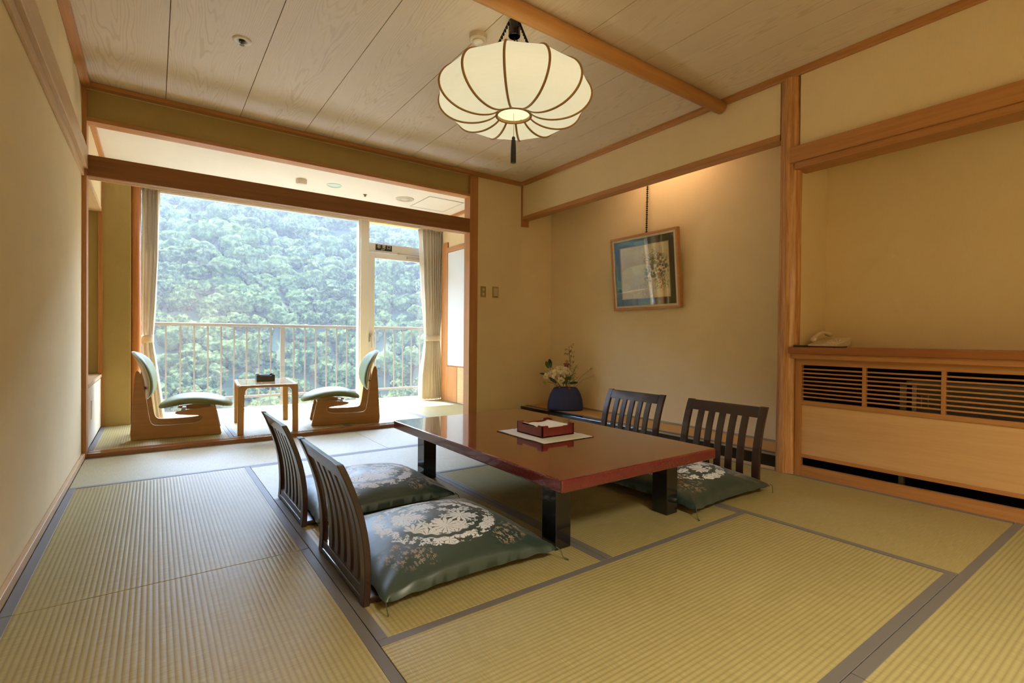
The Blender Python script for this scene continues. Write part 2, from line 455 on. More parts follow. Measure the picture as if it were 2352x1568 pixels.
def art_mat():
    t = NT('ink_and_gold_painting'); co = t.coord(); x, y, z = t.sep(co)   # local: x right, z up, centre 0
    n = t.noise(co, 5, 4, .6); n2 = t.noise(co, 60, 3, .6)
    base = t.mix(t.smooth(n, .3, .7), (.80, .65, .40), (.90, .78, .52))
    def blob(cx, cz, rad, soft, sx=1.0):
        dx = t.math('MULTIPLY', t.math('SUBTRACT', x, cx), sx); dz = t.math('SUBTRACT', z, cz)
        d = t.math('SQRT', t.math('ADD', t.math('MULTIPLY', dx, dx), t.math('MULTIPLY', dz, dz)))
        d = t.math('ADD', d, t.math('MULTIPLY', t.math('SUBTRACT', t.noise(co, 16, 3, .6), .5), .12))
        return t.smooth(d, rad+soft, rad-soft)
    v = t.n('ShaderNodeTexVoronoi'); v.inputs['Scale'].default_value = 42; t.l(co, v.inputs['Vector'])
    v2 = t.n('ShaderNodeTexVoronoi'); v2.inputs['Scale'].default_value = 85; t.l(co, v2.inputs['Vector'])
    leaf = t.smooth(v.outputs['Distance'], .66, .50); leaf2 = t.smooth(v2.outputs['Distance'], .60, .42)
    c = base
    cloud = t.math('MULTIPLY', t.smooth(t.noise(t.mapping(co, scale=(2.2, 1, 8)), 1.6, 2, .5), .55, .66), .5)
    c = t.mix(cloud, c, (.78, .76, .66))
    c = t.mix(t.math('MULTIPLY', blob(.16, .04, .11, .03), leaf), c, (.10, .11, .06))
    c = t.mix(t.math('MULTIPLY', blob(.08, -.02, .085, .03), leaf), c, (.22, .21, .17))
    c = t.mix(t.math('MULTIPLY', blob(.19, -.11, .07, .03), leaf2), c, (.30, .25, .04))
    c = t.mix(t.math('MULTIPLY', blob(.12, .12, .07, .03, .6), leaf2), c, (.30, .26, .12))
    c = t.mix(t.math('MULTIPLY', blob(-.03, -.18, .08, .04, .6), t.math('MULTIPLY', leaf2, .35)), c, (.25, .24, .2))
    t.bsdf(c, .7, spec=.2); return t.m
ART = art_mat()

def leafy(name, a, b, c):
    t = NT(name); co = t.coord(); n = t.noise(co, .05, 3, .6); n2 = t.noise(co, .9, 4, .75); n3 = t.noise(co, 5.0, 2, .7)
    cc = t.mix(t.smooth(n, .38, .62), a, b); cc = t.mix(t.smooth(n2, .42, .66), cc, c)  # shadowy gaps and sunlit leaf clumps put into the colour by noise
    h = t.math('ADD', t.math('MULTIPLY', n2, 1.0), t.math('MULTIPLY', n3, .35))
    d = t.n('ShaderNodeBsdfDiffuse'); tl = t.n('ShaderNodeBsdfTranslucent')
    nb = t.bump(h, .6, .9); t.l(nb, d.inputs['Normal'])
    t.l(cc, d.inputs[0]); t.l(cc, tl.inputs[0])
    mx = t.n('ShaderNodeMixShader'); mx.inputs[0].default_value = .25
    t.l(d.outputs[0], mx.inputs[1]); t.l(tl.outputs[0], mx.inputs[2]); t.l(mx.outputs[0], t.out.inputs[0])
    return t.m
FOREST = leafy('broadleaf_canopy', (.005, .010, .004), (.019, .031, .010), (.080, .104, .042))
SOIL = simple('hill_undergrowth', (.015, .025, .01), 1.0)


# ================================================================== SETTING
XR = 3.74      # right wall plane
ZC = 2.585     # ceiling board underside
YB = -6.6      # rear end of the room (behind the camera)

struct(MB().box(-.2, YB-.1, -.12, 3.9, .0, -.051).build('floor', CONCRETE), 'sub floor under the rush mats', 'floor')
struct(MB().box(-.2, .0, -.12, 3.7, 1.74, -.021).build('floor_veranda', CONCRETE), 'sub floor of the window alcove', 'floor')

# --- tatami
def tatami(cx, cy, lx, ly, rot90, ztop, label, thick=.05, border=.032, grp=None, bl=True):
    """lx, ly: size in room axes; ribs run along the mat's local Y. rot90 turns the mat so that its ribs run along room X"""
    g = .0012
    w, L = (ly, lx) if rot90 else (lx, ly)
    t = thing('tatami_mat', label, 'tatami mat', (cx, cy, ztop-thick), R(90) if rot90 else 0, grp)
    w2, L2 = w/2-g, L/2-g
    MB().box(-w2, -L2, 0, w2, L2, thick).build('rush_surface', RUSH, t, bevel=.002)
    if bl:
        for s_ in (-1, 1):
            MB().box(s_*w2, -L2, thick-.02, s_*(w2-border), L2, thick+.0012).build('border_cloth', HERI, t, bevel=.001, seg=1)
    return t
# row next to the window alcove
tatami(.93, -.428, 1.86, .856, True, 0, 'pale rush mat along the wooden threshold on the left, beside the left wall')
tatami(2.80, -.428, 1.88, .856, True, 0, 'pale rush mat along the wooden threshold on the right, ending at the tokonoma')
# left column
tatami(.45, -1.6285, .90, 1.545, False, 0, 'ribbed rush mat along the left wall, the farther one of the two full mats there')
tatami(.45, -3.1735, .90, 1.545, False, 0, 'ribbed rush mat at the bottom left corner, nearest to the viewer by the left wall')
# centre
tatami(1.843, -1.273, 1.886, .834, True, 0, 'pale rush mat under the far end of the red table')
tatami(1.365, -2.425, .93, 1.47, False, 0, 'yellow rush mat under the two left floor chairs')
tatami(2.308, -2.425, .956, 1.47, False, 0, 'green tinged rush mat directly under the middle of the red table')
tatami(1.843, -3.576, 1.886, .832, True, 0, 'large ribbed rush mat in the bottom centre foreground in front of the red table')
# right column
tatami(3.263, -3.21, .954, 1.565, False, 0, 'smooth yellow rush mat in front of the louvred console')
tatami(3.263, -1.642, .954, 1.571, False, 0, 'rush mat in front of the tokonoma platform, under the two right floor chairs')
# foreground row, mostly behind the camera
tatami(2.80, -4.412, 1.88, .84, True, 0, 'rush mat at the bottom right corner of the photograph')
tatami(.93, -4.412+.0, 1.86, .84, True, 0, 'rush mat under the camera position by the left wall')
tatami(.93, -5.255, 1.86, .84, True, 0, 'rush mat behind the camera on the left')
tatami(2.80, -5.255, 1.88, .84, True, 0, 'rush mat behind the camera on the right')
tatami(.93, -6.1, 1.86, .84, True, 0, 'rush mat at the rear wall on the left')
tatami(2.80, -6.1, 1.88, .84, True, 0, 'rush mat at the rear wall on the right')
# alcove by the window (.03 higher)
EZ = .03
for i, (xa, xb, lab) in enumerate([(0.002, .92, 'rush mat in the window alcove under the left lounge chair'),
                                   (.92, 1.86, 'rush mat in the window alcove under the side table'),
                                   (1.86, 2.67, 'rush mat in the window alcove under the right lounge chair'),
                                   (2.67, 3.498, 'sunlit rush mat in the window alcove in front of the right curtain')]):
    tatami((xa+xb)/2, (.112+1.44)/2, xb-xa, 1.44-.112, False, EZ, lab)
struct(MB().box(-.05, 1.442, -.02, 3.72, 1.60, EZ).build('trim_1', PALE_Y), 'pale wooden board under the window', 'trim')

# threshold between room and alcove
th = MB().prism([(0, -.05), (.11, -.05), (.11, EZ), (.085, EZ), (.085, EZ-.004), (.066, EZ-.004), (.066, EZ), (.050, EZ), (.050, EZ-.004), (.031, EZ-.004), (.031, EZ), (0.002, EZ)], 'x', .008, 3.068)
struct(th.build('threshold_board', SILL_X, bevel=.001, seg=1), 'polished reddish wooden threshold with two grooves', 'trim')

# --- walls
struct(MB().box(-.14, YB, -.05, -.02, -.006, 2.7).build('wall_left', W_WALL), 'beige wall', 'wall')
struct(MB().box(-.14, YB-.12, -.05, 4.3, YB, 2.7).build('wall_rear', W_WALL), 'beige wall behind the camera', 'wall')
struct(MB().box(3.169, 0, -.05, 4.3, .11, 2.70).build('wall_back', W_WALL), 'beige wall right of the alcove opening', 'wall')
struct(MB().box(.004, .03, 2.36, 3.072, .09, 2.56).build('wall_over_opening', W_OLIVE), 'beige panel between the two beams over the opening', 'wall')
struct(MB().box(4.18, YB, -.05, 4.3, 0, 2.72).build('wall_right', W_WALL), 'beige wall at the back of the recess on the right', 'wall')
struct(MB().box(XR, -6.5, 2.09, XR+.1, -2.985, 2.56).build('wall_right_upper', W_WALL), 'beige wall over the console recess', 'wall')
struct(MB().box(3.745, -2.856, 2.215, 3.825, -.02, 2.56).build('wall_tokonoma_header', W_WALL), 'beige hanging wall over the tokonoma', 'wall')
struct(MB().box(3.80, -2.965, -.05, 4.18, -2.925, 2.58).build('wall_tokonoma_side', W_WALL), 'beige partition between tokonoma and console recess', 'wall')
struct(MB().box(XR, YB, -.05, 4.18, -6.5, 2.58).build('wall_right_rear', W_WALL))
# ceiling
cl = MB()
edges = [-.14] + [.452+.4815*k for k in range(0, 8)] + [4.0]
edges = [e for e in edges if e <= 3.9] + [3.9]
for a, b in zip(edges[:-1], edges[1:]):
    cl.box(a+.0022, YB-.05, ZC, b-.0022, .10, ZC+.0095)
struct(cl.build('ceiling', CEIL), 'pale cedar boarded ceiling with dark joints', 'ceiling')
struct(MB().box(-.16, YB-.1, ZC+.010, 4.3, .12, ZC+.03).build('ceiling_backing', simple('joint_brown', (.22, .12, .045), .7)))
struct(MB().box(3.835, -2.92, 2.545, 4.18, 0, 2.56).build('ceiling_tokonoma', W_WALL))
struct(MB().box(3.84, -6.5, 2.06, 4.18, -2.965, 2.08).build('ceiling_recess', W_WALL))
# ceiling mouldings
struct(MB().box(-.019, -.062, 2.555, 3.739, .0, 2.584).build('trim_2', WOOD_X, bevel=.002), 'ceiling moulding along the back wall', 'trim')
struct(MB().box(-.019, YB, 2.55, .03, -.062, 2.584).build('trim_3', WOOD_Y, bevel=.002), 'ceiling moulding along the left wall', 'trim')
struct(MB().prism([(XR+.0, 2.553), (XR+.0, 2.584), (XR-.05, 2.584), (XR-.05, 2.568), (XR-.02, 2.562), (XR-.016, 2.553)], 'y', YB, -.062).build('trim_4', WOOD_Y), 'ceiling moulding along the right wall', 'trim')
# left wall rail
struct(MB().box(-.019, YB, 2.0, .014, -.007, 2.135).build('trim_5', PALE_Y, bevel=.002), 'pale horizontal wall rail on the left wall', 'trim')
struct(MB().box(-.019, YB, 1.95, -.006, -.007, 2.0).build('trim_6', PALE_Y, bevel=.001), 'thin rail under the left wall rail', 'trim')
struct(MB().box(-.019, YB, -.0, -.001, -.007, .038).build('baseboard_left', PALE_Y, bevel=.002), 'pale baseboard along the left wall', 'baseboard')
struct(MB().box(3.172, -.014, 0, 3.738, -.001, .03).build('baseboard_back', WOOD_X), 'baseboard on the back wall', 'baseboard')
# posts of the opening
struct(MB().box(-.075, -.006, -.05, .006, .11, 2.556).build('trim_7', WOOD_Z, bevel=.002), 'wooden post at the left end of the opening', 'trim')
struct(MB().box(3.069, -.006, -.05, 3.168, .11, 2.555).build('trim_8', WOOD_Z, bevel=.002), 'wooden post at the right end of the opening', 'trim')
# lintel with sliding grooves and upper beam
lt = MB().box(.007, -.009, 1.956, 3.068, .028, 2.10)
struct(lt.build('lintel_rail', DARK_X, bevel=.002), 'dark brown lintel rail over the opening', 'trim')
gr = [(.028, 1.956), (.04, 1.956)]
yy = .04
for k in range(3):
    gr += [(yy, 1.966), (yy+.014, 1.966), (yy+.014, 1.956), (yy+.0215, 1.956)]; yy += .0215
gr += [(.112, 1.956), (.112, 1.995), (.028, 1.995)]
struct(MB().prism(gr, 'x', .007, 3.068).build('grooved_lintel', wood('lintel_pale_x', (.50, .33, .18), (.60, .42, .24), 'x')), 'pale grooved underside of the lintel', 'trim')
struct(MB().box(.006, 0, 2.335, 3.069, .11, 2.362).build('transom_beam', WOOD_X, bevel=.0015), 'thin beam above the open transom', 'trim')

# --- window alcove shell
struct(MB().box(-.14, .11, 1.99, .0, 1.27, 2.45).build('wall_veranda_left_upper', W_WALL))
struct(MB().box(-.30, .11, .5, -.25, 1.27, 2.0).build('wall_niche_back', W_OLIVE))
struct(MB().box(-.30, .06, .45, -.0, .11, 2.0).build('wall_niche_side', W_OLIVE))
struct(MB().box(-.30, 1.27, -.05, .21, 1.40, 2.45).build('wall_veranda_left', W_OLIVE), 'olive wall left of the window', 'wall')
struct(MB().box(-.30, .11, 1.955, .004, 1.268, 1.995).build('trim_9', PALE_Y), 'pale rail over the shallow niche on the left', 'trim')
struct(MB().box(-.02, 1.245, .03, .012, 1.27, 2.42).build('trim_10', WOOD_Z), 'corner post beside the low cabinet', 'trim')
struct(MB().box(.0, .112, 2.385, .03, 1.268, 2.42).build('trim_11', WOOD_Y), 'ceiling moulding over the niche', 'trim')
struct(MB().box(3.47, .112, 2.385, 3.5, 1.41, 2.42).build('trim_12', WOOD_Y), 'ceiling moulding in the alcove on the right', 'trim')
struct(MB().box(-.3, .11, 2.42, 3.75, 1.72, 2.46).build('ceiling_veranda', W_WHITE), 'white plaster ceiling of the window alcove', 'ceiling')
struct(MB().box(3.5, .11, -.05, 3.62, 1.41, 2.45).build('wall_veranda_right', W_WALL), 'beige wall right of the window', 'wall')
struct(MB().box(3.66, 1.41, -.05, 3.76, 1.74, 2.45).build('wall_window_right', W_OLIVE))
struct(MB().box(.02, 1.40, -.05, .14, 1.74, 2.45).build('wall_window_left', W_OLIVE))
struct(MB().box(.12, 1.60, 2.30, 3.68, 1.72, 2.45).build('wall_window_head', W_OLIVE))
struct(MB().box(.14, 1.585, -.15, 3.66, 1.74, .03).build('wall_window_sill', WHITE_ALU))
struct(MB().box(.14, 1.38, 2.27, 3.66, 1.40, 2.42).build('trim_13', WOOD_X), 'curtain pelmet', 'trim')
struct(MB().box(-.14, .0, 2.56, 4.3, .11, 2.7).build('wall_back_top', W_WALL))
# red log post left of the curtain
lp = MB().tube([(.245, 1.36, .03), (.246, 1.361, .9), (.244, 1.36, 1.6), (.245, 1.36, 2.42)], [.044, .043, .041, .041], 24)
struct(lp.build('trim_14', ORANGE_LOG, smooth=True), 'reddish round log post beside the left curtain', 'trim')
# right side of alcove: post, rail, shoji
struct(MB().box(3.482, 1.25, .03, 3.502, 1.405, 2.09).build('trim_15', WOOD_Z), 'orange wooden post by the right curtain', 'trim')
struct(MB().box(3.478, .112, 1.955, 3.502, 1.25, 2.015).build('trim_16', WOOD_Y), 'rail over the paper screen', 'trim')
sc = thing('paper_screen', 'white paper screen door on the right side of the window alcove', 'paper screen', (3.485, .68, .5))
MB().box(-.004, -.55, 0, .0, .555, 1.45).build('paper', SHOJI, sc)
fr = MB().box(-.009, .555, -.01, .008, .569, 1.455).box(-.009, -.56, -.01, .008, -.55, 1.455).box(-.009, -.55, -.01, .008, .555, 0.0)
fr.build('screen_frame', WOOD_Z, sc)
lo = thing('wainscot_panel', 'wooden wainscot panel under the white paper screen', 'panel', (3.49, .68, .035))
MB().box(-.006, -.55, 0, .006, .30, .45).build('board', PANEL_Y, lo)
MB().box(-.010, .30, 0, .008, .568, .45).build('stile', WOOD_Z, lo)

# low cabinet in the niche
cb = thing('low_cabinet', 'low built-in cabinet with a pale sliding door in the niche on the left', 'cabinet', (0, .11, .03))
MB().box(-.30, 0.001, 0, -.012, 1.134, .45).build('carcass', PANEL_Y, cb)
dr = MB().box(-.012, .02, .012, .002, 1.12, .44).build('sliding_door', simple('pale_door_paper', (.62, .53, .38), .7), cb, bevel=.001)
MB().box(.0, .26, .19, .004, .292, .33).build('recessed_pull', BAMBOO, dr, bevel=.001)
MB().box(-.30, 0.001, .45, .008, 1.134, .478).build('top_board', PALE_Y, cb, bevel=.002)

# --- window_1 : large fixed pane, door_1 : balcony door
w1 = thing('window_1', 'large window pane looking out on the forested hillside', 'window'); w1['kind'] = 'structure'
g1 = MB().box(.20, 1.628, .07, 2.45, 1.634, 2.28).build('pane', GLASS, w1)
fr = MB().box(.14, 1.60, .03, .20, 1.66, 2.30).box(.20, 1.60, .03, 2.45, 1.66, .07).box(.20, 1.60, 2.28, 2.45, 1.66, 2.30)
fr.build('window_frame', WHITE_ALU, w1, bevel=.002)
MB().box(2.432, 1.575, .03, 2.45, 1.66, 2.30).build('mullion_edge', simple('sash_edge_highlight', (.80, .84, .90), .3), w1)  # cool white colour stands in for the highlight on the stile
MB().box(2.45, 1.56, .03, 2.555, 1.67, 2.30).build('mullion', WHITE_PAINT, w1, bevel=.002)
d1 = thing('door_1', 'white framed glass door to the balcony, under a fixed light', 'door'); d1['kind'] = 'structure'
MB().box(2.555, 1.60, 1.925, 3.66, 1.67, 2.035).build('transom_bar', WHITE_PAINT, d1, bevel=.002)
MB().box(2.555, 1.628, 2.035, 3.62, 1.634, 2.28).build('transom_pane', GLASS, d1)
df = MB().box(2.56, 1.585, .035, 2.635, 1.64, 1.915).box(3.55, 1.585, .035, 3.655, 1.64, 1.915).box(2.635, 1.585, 1.845, 3.55, 1.64, 1.915).box(2.635, 1.585, .035, 3.55, 1.64, .075)
df.build('door_frame', WHITE_PAINT, d1, bevel=.003)
MB().box(2.635, 1.61, .075, 3.55, 1.616, 1.845).build('pane', GLASS, d1)
dh = MB().box(2.568, 1.572, .80, 2.602, 1.585, .90).tube([(2.585, 1.572, .865), (2.585, 1.545, .865), (2.585, 1.538, .85), (2.585, 1.538, .72)], .008, 10)
dh.build('door_handle', ALU, d1, smooth=False)
dc = MB().box(3.06, 1.56, 1.865, 3.30, 1.586, 1.905).box(2.93, 1.572, 1.918, 3.40, 1.58, 1.93).tube([(2.94, 1.575, 1.925), (2.96, 1.575, 1.925)], .014, 8)
dc.build('door_closer', ALU, d1, bevel=.002)
wt = MB().box(.14, 1.56, .028, 3.66, 1.60, .044).box(.14, 1.52, .028, 3.66, 1.53, .036)
struct(wt.build('trim_17', WHITE_ALU), 'sill track under the window', 'trim')

def text_mesh(body, size, ext):
    cu = bpy.data.curves.new('lettering', 'FONT'); cu.body = body; cu.size = size; cu.extrude = ext; cu.align_x = 'CENTER'; cu.align_y = 'CENTER'
    o = bpy.data.objects.new('lettering_tmp', cu); col.objects.link(o)
    dg = bpy.context.evaluated_depsgraph_get(); me = bpy.data.meshes.new_from_object(o.evaluated_get(dg))
    bpy.data.objects.remove(o); bpy.data.curves.remove(cu); return me
ex = thing('exit_sign', 'small black exit sign with white characters on the bar over the balcony door', 'sign', (2.755, 1.598, 1.984), 0)
MB().box(-.107, -.006, -.036, .107, 0, .036).build('sign_plate', simple('sign_black', (.012, .014, .010), .4), ex, bevel=.001)
SIGNW = simple('sign_white', (.72, .72, .62), .5)
for body, size, px_, pz_ in (('非', .052, -.066, .008), ('常', .052, 0, .008), ('口', .052, .066, .008), ('EXIT', .022, -.012, -.026)):
    me = text_mesh(body, size, .0006); me.materials.append(SIGNW); me.name = 'lettering'
    o = bpy.data.objects.new('lettering', me); link(o, ex); o.location = (px_, -.0068, pz_); o.rotation_euler = (R(90), 0, 0)

# --- the building around the room
fc = MB().box(-9, -8, 2.72, 12, 1.74, 22).box(-9, -8, -20, 12, 1.74, -.33).box(-9, -8, -.33, -.42, 1.74, 2.72).box(4.32, -8, -.33, 12, 1.74, 2.72)
struct(fc.build('wall_facade', CONCRETE), 'building facade around the window', 'wall')
# --- balcony
struct(MB().box(-1.2, 1.75, -.32, 5.4, 2.62, -.17).build('floor_balcony', CONCRETE), 'concrete balcony slab', 'floor')
rl = thing('balcony_railing', 'beige metal balcony railing with thin vertical bars outside the window', 'railing', (1.9, 2.7, -.3))
MB().box(-2.9, -.028, 1.27, 3.3, .028, 1.308).build('top_rail', RAILPAINT, rl, bevel=.006)
MB().box(-2.9, -.014, .358, 3.3, .014, .388).build('bottom_rail', RAILPAINT, rl, bevel=.003)
for k in range(-9, 32):
    xb = .501 + .1425*k - 1.9
    if (k - 9) % 16 == 0:
        MB().box(xb-.027, -.02, 0, xb+.027, .02, 1.272).build('post', RAILPAINT, rl, bevel=.003)
        MB().box(xb-.02, -.12, .02, xb+.02, -.02, .12).build('bracket', RAILPAINT, rl)
    else:
        MB().box(xb-.008, -.008, .385, xb+.008, .008, 1.272).build('baluster', RAILPAINT, rl)

# --- alcove ceiling fittings (ceiling at z 2.42)
o = thing('drum_ceiling_lamp', 'small beige drum shaped ceiling lamp, leftmost fitting on the white alcove ceiling', 'ceiling fitting', (1.578, .77, 2.42))
MB().lathe([(.052, 0), (.052, -.038), (.049, -.042), (.0, -.042)], seg=28).build('drum', BEIGE_PLASTIC, o)
MB().lathe([(.046, -.0425), (.040, -.052), (0, -.056)], seg=28).build('lens', WHITE_PLASTIC, o, smooth=True)
o = thing('recessed_downlight', 'round recessed downlight with a coloured-in pale green glow on the white alcove ceiling', 'ceiling fitting', (1.90, .772, 2.42))
MB().lathe([(.076, 0), (.076, -.004), (.062, -.006), (.058, -.001), (.0, -.001)], seg=32).build('trim_ring', simple('mint_glow_ring', (.52, .70, .62), .3), o)  # mint colour stands in for the downlight's greenish glow
MB().lathe([(.055, -.002), (.030, -.004), (0, -.004)], seg=24).build('lamp_lens', simple('mint_glow_lens', (.70, .86, .80), .2), o)
o = thing('sprinkler_head', 'tiny brass sprinkler head on the white alcove ceiling', 'sprinkler', (2.27, .905, 2.42))
MB().lathe([(.022, 0), (.022, -.003), (.010, -.004), (.010, -.02), (.014, -.022), (0, -.022)], seg=16).build('head', BRASS, o)
o = thing('ceiling_vent', 'round off-white air vent on the white alcove ceiling', 'vent', (2.69, .80, 2.42))
MB().lathe([(.103, 0), (.100, -.008), (.088, -.010), (.084, -.004), (.070, -.004), (.068, -.010), (.055, -.010), (.052, -.004), (.04, -.004), (.038, -.009), (0, -.012)], seg=36).build('louvre_disc', simple('vent_grey', (.60, .56, .48), .5), o)
o = thing('access_hatch', 'square white access hatch in the alcove ceiling beside the round vent', 'hatch', (3.085, .79, 2.42))
MB().box(-.21, -.25, -.003, .21, .25, 0).build('panel', W_WHITE, o)
hf = MB()
for a in ((-.222, -.262, .222, -.25), (-.222, .25, .222, .262), (-.222, -.25, -.21, .25), (.21, -.25, .222, .25)): hf.box(a[0], a[1], -.005, a[2], a[3], 0)
hf.build('hatch_frame', simple('hatch_frame_grey', (.52, .52, .48), .5), o)

# --- main ceiling fittings
o = thing('sprinkler_head', 'round white sprinkler with a dark centre on the wooden ceiling, upper left', 'sprinkler', (.80, -1.215, ZC))
MB().lathe([(.050, 0), (.050, -.004), (.040, -.009), (.024, -.006), (.022, -.001), (0, -.001)], seg=32).build('escutcheon', WHITE_PLASTIC, o, smooth=True)
MB().lathe([(.017, -.001), (.017, -.012), (.008, -.014), (.008, -.026), (.014, -.028), (0, -.029)], seg=20).build('nozzle', simple('dark_bronze', (.05, .035, .015), .4), o)
o = thing('smoke_detector', 'round beige smoke detector on the ceiling behind the hanging lantern', 'smoke detector', (1.885, -2.075, ZC))
MB().lathe([(.050, 0), (.050, -.028), (.044, -.034), (0, -.034)], seg=32).build('base', BEIGE_PLASTIC, o)
MB().lathe([(.034, -.034), (.030, -.045), (.016, -.05), (0, -.05)], seg=28).build('sensor_dome', WHITE_PLASTIC, o, smooth=True)

# ceiling pole
pl = MB().tube([(-.02, -2.435, 2.545), (1.2, -2.436, 2.546), (2.6, -2.435, 2.545), (3.735, -2.435, 2.545)], [.047, .046, .045, .044], 28)
struct(pl.build('ceiling_pole', POLE, smooth=True), 'round wooden pole running across the ceiling', 'trim')

# --- tokonoma
kam = MB().box(XR, -2.855, -.05, XR+.085, -.002, .094)
tk = thing('tokonoma_platform', 'low tokonoma platform with a glossy black front beam and orange board top', 'platform', (0, 0, 0))
MB().box(XR+.002, -2.853, .018, XR+.085, -.016, .094).build('front_beam', LACQ_BLACK, tk, bevel=.003)
MB().box(XR-.004, -2.853, 0, XR+.085, -.016, .018).build('floor_strip', PALE_Y, tk)
MB().box(XR+.116, -2.92, .03, 4.178, -.002, .096).build('platform_top', simple('orange_rush_board', (.55, .31, .09), .6), tk)
MB().box(XR+.085, -2.92, .03, XR+.116, -.002, .0975).build('border_cloth', HERI, tk)
struct(MB().box(4.166, -2.92, .097, 4.179, -.002, .112).build('baseboard_tokonoma', simple('grey_strip', (.30, .24, .17), .6)))
oto = MB().box(3.736, -2.86, 2.176, 3.832, -.022, 2.216)
struct(oto.build('trim_18', WOOD_Y, bevel=.002), 'wooden lintel board over the tokonoma', 'trim')
struct(MB().box(3.733, -.022, 2.108, 3.832, -.001, 2.556).build('trim_19', WOOD_Z, bevel=.0015), 'short hanging post at the corner over the tokonoma', 'trim')
# alcove post
pp = []; rr_ = []
for k in range(15):
    z = 2.556*k/14
    pp.append((3.772 + .002*math.sin(z*3.1), -2.915 + .003*math.sin(z*2.3+.5), z)); rr_.append(.068 - .006*z/2.5 + .0015*math.sin(z*7))
struct(MB().tube(pp, rr_, 14).build('tokonoma_post', PILLAR, smooth=False), 'natural round wooden post between the tokonoma and the console', 'post')
# nageshi over console recess
struct(MB().box(3.695, -6.5, 1.995, 3.84, -2.94, 2.094).build('trim_20', WOOD_Y, bevel=.002), 'wide orange wooden rail over the console recess', 'trim')
struct(MB().box(3.712, -6.5, 1.953, 3.86, -2.965, 1.9945).build('trim_21', WOOD_Y, bevel=.0015), 'lower strip of the rail over the console recess', 'trim')

# --- louvred console
Y0, Y1 = -2.975, -5.52
cs = thing('louvred_console', 'long wooden console with louvred grille and plain lower panel along the right wall', 'console', (XR, Y0, 0))
def cb_(n, x0, ya, z0, x1, yb, z1, mat, bev=.0015, par=None):
    return MB().box(x0, ya-Y0, z0, x1, yb-Y0, z1).build(n, mat, par or cs, bevel=bev)
cb_('top_board', -.048, Y0+.027, .777, .438, Y1, .818, CONS_TOP, .003)
cb_('upper_moulding', -.030, Y0+.013, .745, .43, Y1, .777, WOOD_Y, .002)
cb_('top_rail', 0, Y0, .705, .03, Y1, .745, WOOD_Y)
cb_('stile', -.002, Y0, 0, .03, Y0-.038, .705, WOOD_Z)
cb_('stile', -.002, Y1+.038, 0, .03, Y1, .705, WOOD_Z)
cb_('middle_rail', -.001, Y0-.038, .455, .028, Y1+.038, .480, WOOD_Y)
cb_('lower_panel', .008, Y0-.038, .138, .026, Y1+.038, .455, PANEL_Y, .001)
cb_('lower_rail', -.001, Y0-.038, .118, .028, Y1+.038, .138, WOOD_Y)
cb_('bottom_board', 0, Y0-.038, 0, .03, Y1+.038, .065, WOOD_Y)
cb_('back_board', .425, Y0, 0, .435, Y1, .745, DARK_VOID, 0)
cb_('shade_board', .032, Y0-.001, .006, .424, Y0-.012, .745, DARK_VOID, 0)  # black board added to darken the end bay behind the slats
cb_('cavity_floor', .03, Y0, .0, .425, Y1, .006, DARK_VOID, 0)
mul = [-3.357 - .36*k for k in range(6)]
for ym in mul: cb_('mullion', -.001, ym+.0095, .480, .026, ym-.0095, .705, WOOD_Z)
bays = [(Y0-.038, mul[0]+.0095)] + [(mul[k]-.0095, mul[k+1]+.0095) for k in range(5)] + [(mul[5]-.0095, Y1+.038)]
for (ya, yb) in bays:
    for k in range(8):
        zc = .480 + .225*(k+1)/9
        cb_('slat', .004, ya, zc-.0042, .018, yb, zc+.0042, WOOD_Y, 0)
un = thing('heating_unit', 'dark metal heating unit seen behind the louvres of the console', 'heater', (XR+.1, -3.50, 0))
MB().box(.0, -1.4, .42, .22, 0, .44).box(0, -.03, .44, .01, 0, .64).box(0, -1.4, .615, .01, -.0, .64).box(.2, -1.4, .44, .22, 0, .64).build('casing', GREY_METAL, un)
MB().box(.004, -.075, .45, .008, -.055, .62).box(.004, -.10, .50, .006, -.095, .56).box(.004, -.13, .49, .006, -.125, .57).build('grille_bar', simple('grille_grey', (.35, .33, .30), .4), un)
for yy_ in (-.01, -1.39): MB().box(0, yy_-.012, .0065, .03, yy_+.012, .42).build('leg', GREY_METAL, un)

# phone and folder
ph = thing('telephone', 'cream push-button desk telephone on the console top', 'telephone', (3.905, -3.105, .818), R(-4))
MB().prism([(-.10, .006), (.05, .006), (.075, .016), (.108, .050), (.104, .060), (.092, .062), (-.02, .036), (-.10, .018)], 'y', -.085, .085).build('phone_body', BEIGE_PLASTIC, ph, bevel=.005)
kp = MB()
for i in range(4):
    for j in range(3): kp.box(-.060+.026*i, -.062+.024*j, .026+.0062*i, -.044+.026*i, -.046+.024*j, .0315+.0062*i)
kp.build('keypad', simple('phone_keys', (.72, .62, .48), .4), ph)
def hsf(u, v):
    e = abs(2*u-1); th = 2*math.pi*v
    wy = .021*(.75+.45*e**3); hz_ = .011*(.8+.5*e**3)
    if u in (0, 1): wy = hz_ = 0.0
    return (-.105+.21*u, .052+wy*math.cos(th), .040+.038*u + .034*math.sin(math.pi*u)**.8 + hz_*math.sin(th))
MB().grid(hsf, 28, 14).build('handset', BEIGE_PLASTIC, ph, smooth=True, weld=True)
MB().box(-.09, -.08, .0, .05, .08, .006).build('rubber_foot', DARK_PLASTIC, ph)
tr = thing('memo_tray', 'thin black flat tray lying beside the telephone on the console', 'tray', (3.80, -3.005, .818), R(0))
MB().box(-.085, -.012, 0, .06, .035, .012).build('tray_body', DARK_PLASTIC, tr, bevel=.002)

